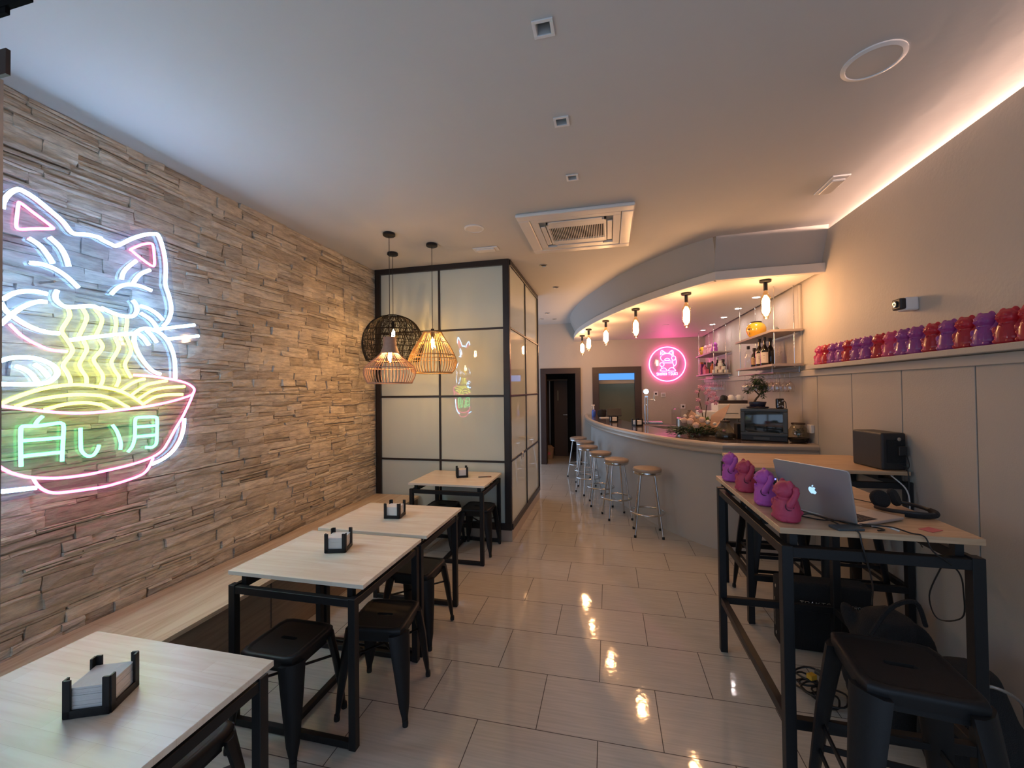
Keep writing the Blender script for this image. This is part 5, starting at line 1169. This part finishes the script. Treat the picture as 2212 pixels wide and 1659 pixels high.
MB().lathe([(0, 0), (.05, 0), (.06, .01), (.062, .06), (.06, .065), (0, .065)], n=24).build('bowl', 'chrome', t); MB().lathe([(.09, .065), (.09, .07), (.05, .08), (.04, .10), (.02, .115), (0, .118)], n=24).build('lid', 'chrome', t)
t.location = (1.40, 5.45, .9205); t.scale = (1, 1, 1.0)
t = thing('black_box', 'black storage box standing between the conical vase and the television', 'box', (1.40, 5.0, ZB)); t.location = (1.372, 4.87, ZB)
MB().box(-.03, .03, -.03, .09, 0, .155).build('body', 'fabricb', t, bevel=.003)
t = thing('glass_jar', 'clear glass dispenser jar with pink glints beside the wall sockets', 'jar', (1.36, 8.0, .9205)); t.location = (1.30, 8.62, .9205)
MB().olathe([(0, .002), (.09, .002), (.09, .30), (.05, .33), (.05, .35)], n=28).build('glass', 'frost', t)
t = thing('toaster', 'boxy steel toaster with an arched side behind the flowers', 'toaster', (1.12, 6.1, 0)); t.location = (1.20, 6.05, .9205)
t.location = (1.02, 5.72, ZB)
MB().box(-.15, .11, -.09, .09, 0, .16).build('body', 'steel', t, bevel=.02); MB().box(-.10, .07, -.02, .02, .158, .163).build('slot', 'black', t)
# beer tap
t = thing('beer_tap', 'tall chrome beer column with an illuminated round badge on the bar', 'beer tap', (.555, 6.52, ZB))
for x in (-.012, .022): MB().tube([(x, 0, 0), (x, 0, .44)], .008, 12).build('column', 'chrome', t)
MB().box(-.02, .03, -.012, .012, .41, .44).build('column_cap', 'chrome', t, bevel=.003)
t2 = MB().lathe([(0, 0), (.040, 0), (.044, .004), (.044, .018), (.040, .022), (0, .022)], n=32, mat=Matrix.Translation((.003, .012, .50)) @ Matrix.Rotation(PI/2, 4, 'X')).build('badge', 'chrome', t)
MB().lathe([(0, .0), (.037, 0), (.037, .002), (0, .002)], n=32, mat=Matrix.Translation((.003, -.0105, .50)) @ Matrix.Rotation(PI/2, 4, 'X')).build('lit_badge_face', 'beer', t)
MB().add([(-.006, -.0135, .508), (.010, -.0135, .50), (-.006, -.0135, .492)], [(0, 1, 2)]).build('badge_mark', 'steel', t)
MB().tube([(.022, 0, .385), (.11, -.005, .382), (.13, -.005, .36)], .008, 10).build('spout', 'chrome', t); MB().tube([(.115, -.005, .385), (.118, -.005, .44)], .007, 10).build('tap_handle', 'chrome', t)
t = thing('drip_tray', 'long chrome drip tray on the bar top behind the napkin holder', 'tray', (.62, 6.72, ZB), -.15)
MB().box(-.20, .20, -.09, .09, 0, .03).build('pan', 'chrome', t, bevel=.006); MB().box(-.18, .18, -.07, .07, .03, .034).build('grid', 'steel', t)
t = thing('small_faucet', 'thin curved chrome water tap behind the beer column', 'faucet', (.68, 7.1, ZB)); t.location = (.70, 8.60, .9205)
MB().tube(smoothpts([(0, 0, 0), (0, 0, .36), (.02, 0, .40), (.05, 0, .39)], k=5), .006, 8).build('spout', 'chrome', t)
# wall sockets
for x, z, lb, slot in ((.965, 1.535, 'copper toned wall socket behind the beer tap handle', 0), (1.11, 1.508, 'double wall socket plate with two dark slots', 1), (1.49, 1.27, 'wall socket above the glass dispenser jar', 0)):
    t = thing('wall_socket', lb, 'socket', (x, 8.997, z)); MB().box(-.045, .045, -.012, 0, -.045, .045).build('plate', 'white', t, bevel=.004)
    if slot:
        for dz in (.018, -.018): MB().box(-.032, .032, -.014, -.011, dz-.006, dz+.006).build('slot', 'ink', t)
    else: MB().lathe([(.022, 0), (.018, .004), (0, .002)], n=16, mat=Matrix.Translation((0, -.011, 0)) @ Matrix.Rotation(PI/2, 4, 'X')).build('socket_well', 'ink', t)
t = thing('wall_socket', 'white socket box on the panelled wall beside the fish bowl', 'socket', (1.913, 4.52, 1.24)); MB().box(-.03, 0, -.045, .045, -.04, .04).build('plate', 'white', t, bevel=.005)
# far end of the bar: spray bottle, till screen, papers
t = thing('spray_bottle', 'spray bottle of blue cleaner with white trigger at the hatch end of the bar', 'spray bottle', (-.285, 8.22, ZB), .5)
MB().lathe([(0, 0), (.036, 0), (.038, .006), (.038, .11), (.028, .13), (.014, .145), (0, .145)], n=24).build('bottle', 'bluel', t); MB().lathe([(.014, .145), (.013, .20), (.011, .215), (0, .215)], n=16).build('neck', 'white', t)
mb = MB(); mb.box(-.045, .02, -.012, .012, .215, .24); mb.bar((-.02, 0, .215), (-.045, 0, .17), .010, .008); mb.build('trigger_head', 'white', t, bevel=.003)
t = thing('till_screen', 'dark tilted till screen on the bar before the hatch', 'screen', (.10, 8.0, ZB), .15)
MB().cbox((0, 0, .10), (.27, .03, .15), 0, Matrix.Rotation(-.35, 4, 'X')).build('display', 'plasticb', t, bevel=.006); MB().lathe([(.09, 0), (.09, .012), (.03, .02), (.025, .07), (0, .07)], n=20).build('foot', 'plasticb', t)
lump('black bag and crumpled plastic beside the till screen', 'bag', 'bag', (-.13, 8.15, ZB), .085, .06, .16, 'fabricb', 21)
t = thing('paper', 'small stack of white papers beside the spray bottle', 'paper', (-.08, 7.93, ZB), .3); MB().box(-.08, .08, -.055, .055, 0, .012).build('sheets', 'paper', t)
# bin in the corridor
t = thing('waste_bin', 'small beige lidded bin standing inside the dark doorway', 'bin', (-1.40, 9.80, 0))
MB().lathe([(0, 0), (.095, 0), (.115, .24), (0, .24)], n=28).build('bucket', 'brownp', t); MB().lathe([(.125, .24), (.125, .255), (.10, .27), (.06, .31), (0, .315)], n=28).build('lid', 'brownp', t)
MB().box(-.04, .04, -.112, -.104, .10, .16).build('label_patch', 'pinkcard', t)

# ================================================================ hanging shelves
def shelf_unit(label, y0, y1, zu, zl, first):
    t = thing('hanging_shelf', label, 'shelf', (1.77, (y0+y1)/2, zl), 0, 'hanging bottle and glass shelves'); X0 = 1.625; X1 = 1.912
    MB().box(X0, X1, y0, y1, zu-.024, zu).build('upper_board', 'shelf', t, bevel=.002, world=True); MB().box(X0, X1, y0, y1, zl-.024, zl).build('lower_board', 'shelf', t, bevel=.002, world=True)
    for x, y in ((X0+.045, y0+.05), (X0+.045, y1-.05), (X1-.06, y0+.05), (X1-.06, y1-.05)): MB().tube([(x, y, zl-.03), (x, y, 2.686)], .0055, 8).build('rod', 'chrome', t, world=True)
    mb = MB(); zr = zl-.09; ng = 9 if first else 8
    for i in range(ng):
        y = y0+.09+(y1-y0-.2)*i/(ng-1)
        for q in (-.016, .016): mb.tube([(X0+.02, y+q, zr), (X1-.01, y+q, zr)], .0025, 6)
    for x in (X0+.02, X1-.02): mb.tube([(x, y0+.02, zr), (x, y1-.02, zr)], .004, 6)
    for x in (X0+.02, X1-.02):
        for y in (y0+.05, y1-.05): mb.tube([(x, y, zr), (x, y, zl-.02)], .003, 6)
    mb.build('glass_rail', 'chrome', t, world=True); return t
ZU, ZL = 2.235, 1.885
shelf_unit('hanging double shelf with yellow jar and dark bottles, nearer the high tables', 4.665, 5.88, ZU, ZL, True)
shelf_unit('hanging double shelf with candles and cats, closer to the round pink neon', 7.15, 8.35, ZU, ZL, False)
# wine glasses hanging by their feet
def wine():
    t = thing('wine_glass', '', 'wine glass', (0, 0, 0), 0, 'stemmed glasses hanging under the shelves')
    MB().olathe([(.034, 0), (.033, -.003), (.005, -.008), (.004, -.012), (.004, -.09), (.010, -.100), (.034, -.125), (.041, -.155), (.036, -.195), (.033, -.205)], n=20).build('glass', 'wine', t)
    return t
w0 = wine(); k = 0
lbn = {0: 'nearer', 1: 'farther'}
for u, (y0, y1) in enumerate(((4.665, 5.88), (7.15, 8.35))):
    n = 9 if u == 0 else 8
    for i in range(n):
        for j, x in enumerate((1.70, 1.82)):
            y = y0+.09+(y1-y0-.2)*i/(n-1)
            o = w0 if k == 0 else dup(w0)
            o.location = (x, y, ZL-.0842); o['label'] = 'stemmed glass under the %s shelf, %s row, %s from its near end' % (lbn[u], 'outer' if j == 0 else 'wall', ordn[i] if i else 'first'); k += 1
# yellow barrel jars
def jar(label, loc, s=1.0):
    t = thing('barrel_jar', label, 'jar', loc, 0, 'yellow barrel jars on the upper shelves'); t.scale = (s, s, s)
    MB().lathe([(0, 0), (.055, 0), (.062, .006), (.092, .04), (.106, .08), (.106, .12), (.092, .155), (.066, .178), (.058, .182), (0, .182)], n=36).build('body', 'yellow', t)
    MB().lathe([(.058, .182), (.060, .184), (.060, .194), (.055, .197), (0, .197)], n=28).build('lid', 'lidd', t)
    mb = MB(); r = random.Random(2)
    def P_(a, z): rr_ = .1075; return (rr_*math.cos(a), rr_*math.sin(a), z)
    for a0, z0_, pts in ((-2.55, .145, [(0, 0), (-.1, -.008), (.0, -.016), (.15, -.014)]), (-2.72, .10, [(0, .012), (.05, -.006), (.10, .010), (.15, -.006), (.20, .012)]), (-2.45, .10, [(0, .012), (.08, .012), (.10, .0), (.02, -.008)]), (-2.62, .055, [(0, .01), (.05, 0), (.0, -.010), (.1, -.014)])):
        mb.tube([P_(a0+a, z0_+z) for a, z in pts], .0028, 5)
    mb.build('dark_lettering', 'ink', t); return t
jar('yellow barrel jar with dark lid and lettering on the nearer upper shelf', (1.735, 5.44, ZU+.0005)); jar('orange-yellow barrel jar at the far end of the farther upper shelf', (1.735, 8.15, ZU+.0005), .92)
t = thing('pebble', 'small grey rounded stone ornament behind the yellow jar', 'ornament', (1.85, 5.17, ZU)); MB().lathe([(0, 0), (.03, 0), (.04, .03), (.03, .07), (.01, .09), (0, .092)], n=20).build('stone', 'kit', t)
# bottles
def bottle(label, loc, prof, mat, lab=None, cap='lidd', lm='label', s=1):
    t = thing('bottle', label, 'bottle', loc); t.scale = (s, s, s); MB().lathe(prof, n=24).build('body', mat, t)
    top = prof[-1][1]; rr_ = prof[-2][0] if prof[-1][0] < 1e-4 else prof[-1][0]
    MB().lathe([(0, top), (.017, top-.035), (.018, top-.033), (.018, top+.004), (0, top+.006)], n=16).build('cap', cap, t)
    if lab:
        r_, z_, z2 = lab; mb = MB(); vs = []
        for z in (z_, z2):
            for k in range(9): a = -2.9+1.9*k/8; vs.append((r_*math.cos(a), r_*math.sin(a), z))
        mb.add(vs, [(k, k+1, 10+k, 9+k) for k in range(8)], True).build('label_sticker', lm, t)
        mb = MB(); zm = (z_+z2)/2
        for q in (.02, -.004): mb.tube([((r_+.0008)*math.cos(a), (r_+.0008)*math.sin(a), zm+q) for a in (-2.2, -2.05, -1.9)], .0016, 4)
        mb.build('label_print', 'ink', t)
    return t
TALL = [(0, 0), (.040, 0), (.042, .006), (.042, .17), (.036, .195), (.018, .225), (.014, .24), (.014, .315), (0, .315)]
bottle('tall dark bottle with cream label in front, third along the nearer shelf', (1.70, 5.24, ZL), TALL, 'bottle', (.0428, .03, .15))
bottle('tall dark bottle with cream label, closest to the shelf corner', (1.70, 5.08, ZL), TALL, 'bottle', (.0428, .03, .15))
bottle('tall dark bottle standing behind the two with cream labels', (1.80, 5.20, ZL), TALL, 'bottle')
bottle('short dark bottle with tan label beside the clear one', (1.70, 5.41, ZL), [(0, 0), (.036, 0), (.038, .005), (.038, .11), (.028, .15), (.013, .17), (.013, .225), (0, .225)], 'bottle', (.0388, .03, .11), 'lidd', 'labelt')
bottle('clear glass bottle with black cap at the far end of the nearer shelf', (1.70, 5.62, ZL), [(0, 0), (.038, 0), (.040, .005), (.040, .18), (.030, .205), (.015, .22), (.015, .27), (0, .27)], 'frost')
SM = [(0, 0), (.036, 0), (.038, .006), (.038, .15), (.018, .19), (.014, .20), (.014, .27), (0, .27)]
bottle('dark bottle rising behind the candle pyramid', (1.80, 7.52, ZL), SM, 'bottle', None, 'white'); bottle('red bottle behind the candles on the farther shelf', (1.85, 7.40, ZL), [(a, b*.85) for a, b in SM], 'bottler'); bottle('dark stout bottle next to the wall behind the candles', (1.83, 7.27, ZL), [(a, b*.8) for a, b in SM], 'bottle')
bottle('orange bottle beside the candle pyramid', (1.76, 7.68, ZL), [(a, b*.8) for a, b in SM], 'orange'); bottle('pink bottle in the far group of the farther shelf', (1.70, 7.98, ZL), [(a, b*.8) for a, b in SM], 'pinkbox')
for i, (x, y, w_, h_, m_, lb) in enumerate([(1.70, 8.16, .06, .20, 'purple', 'tall purple carton at the far end of the lower shelf'), (1.78, 8.02, .07, .22, 'kit', 'grey-brown carton among the bottles of the farther shelf'), (1.70, 7.84, .06, .09, 'pinkbox', 'short pink carton in front on the farther shelf'), (1.71, 8.27, .05, .24, 'orange', 'red-orange carton beside the purple one'), (1.80, 7.82, .07, .18, 'lidd', 'dark carton behind the short pink one')]):
    t = thing('carton', lb, 'box', (x, y, ZL)); MB().box(-w_/2, w_/2, -w_/2, w_/2, 0, h_).build('body', m_, t, bevel=.002)
# candle pyramid
c0 = thing('candle', '', 'candle', (0, 0, 0), 0, 'ivory candles stacked as a pyramid'); MB().lathe([(0, 0), (.036, 0), (.038, .004), (.038, .05), (.034, .054), (.030, .050), (0, .050)], n=24).build('wax', 'candle', c0)
for i, (dx, kz, lb) in enumerate([(0, 0, 'ivory candle at the base of the pyramid, end next to the cartons'), (.084, 0, 'ivory candle in the middle of the pyramid base'), (.168, 0, 'ivory candle at the base of the pyramid, end next to the wall'), (.042, 1, 'ivory candle on the second tier beside the cartons'), (.126, 1, 'ivory candle on the second tier next to the wall'), (.084, 2, 'ivory candle on the third tier of the pyramid'), (.084, 3, 'smaller ivory candle topping the pyramid')]):
    o = c0 if i == 0 else dup(c0)
    o.location = (1.69+dx, 7.24, ZL+kz*.0545); o['label'] = lb
    if kz == 3: o.scale = (.7, .7, .7)
# small cats on the farther upper shelf
for i, (x, y, m_, rz, lb) in enumerate([(1.70, 7.86, 'catp', -1.2, 'pale pink glazed cat figurine next to the orange-yellow jar'), (1.72, 7.62, 'catp', -1.0, 'second pale pink cat figurine, beside the violet one'), (1.72, 7.36, 'catv', .9, 'violet cat figurine turned away on the farther upper shelf')]):
    t = thing('lucky_cat', lb, 'cat figurine', (x, y, ZU+.0005), rz, 'cat figurines on the farther upper shelf'); mesh_obj('body', with_mat(body_v, m_), t); mesh_obj('raised_arm', with_mat(arm_v, m_), t); t.scale = (1.0, 1.0, 1.0)
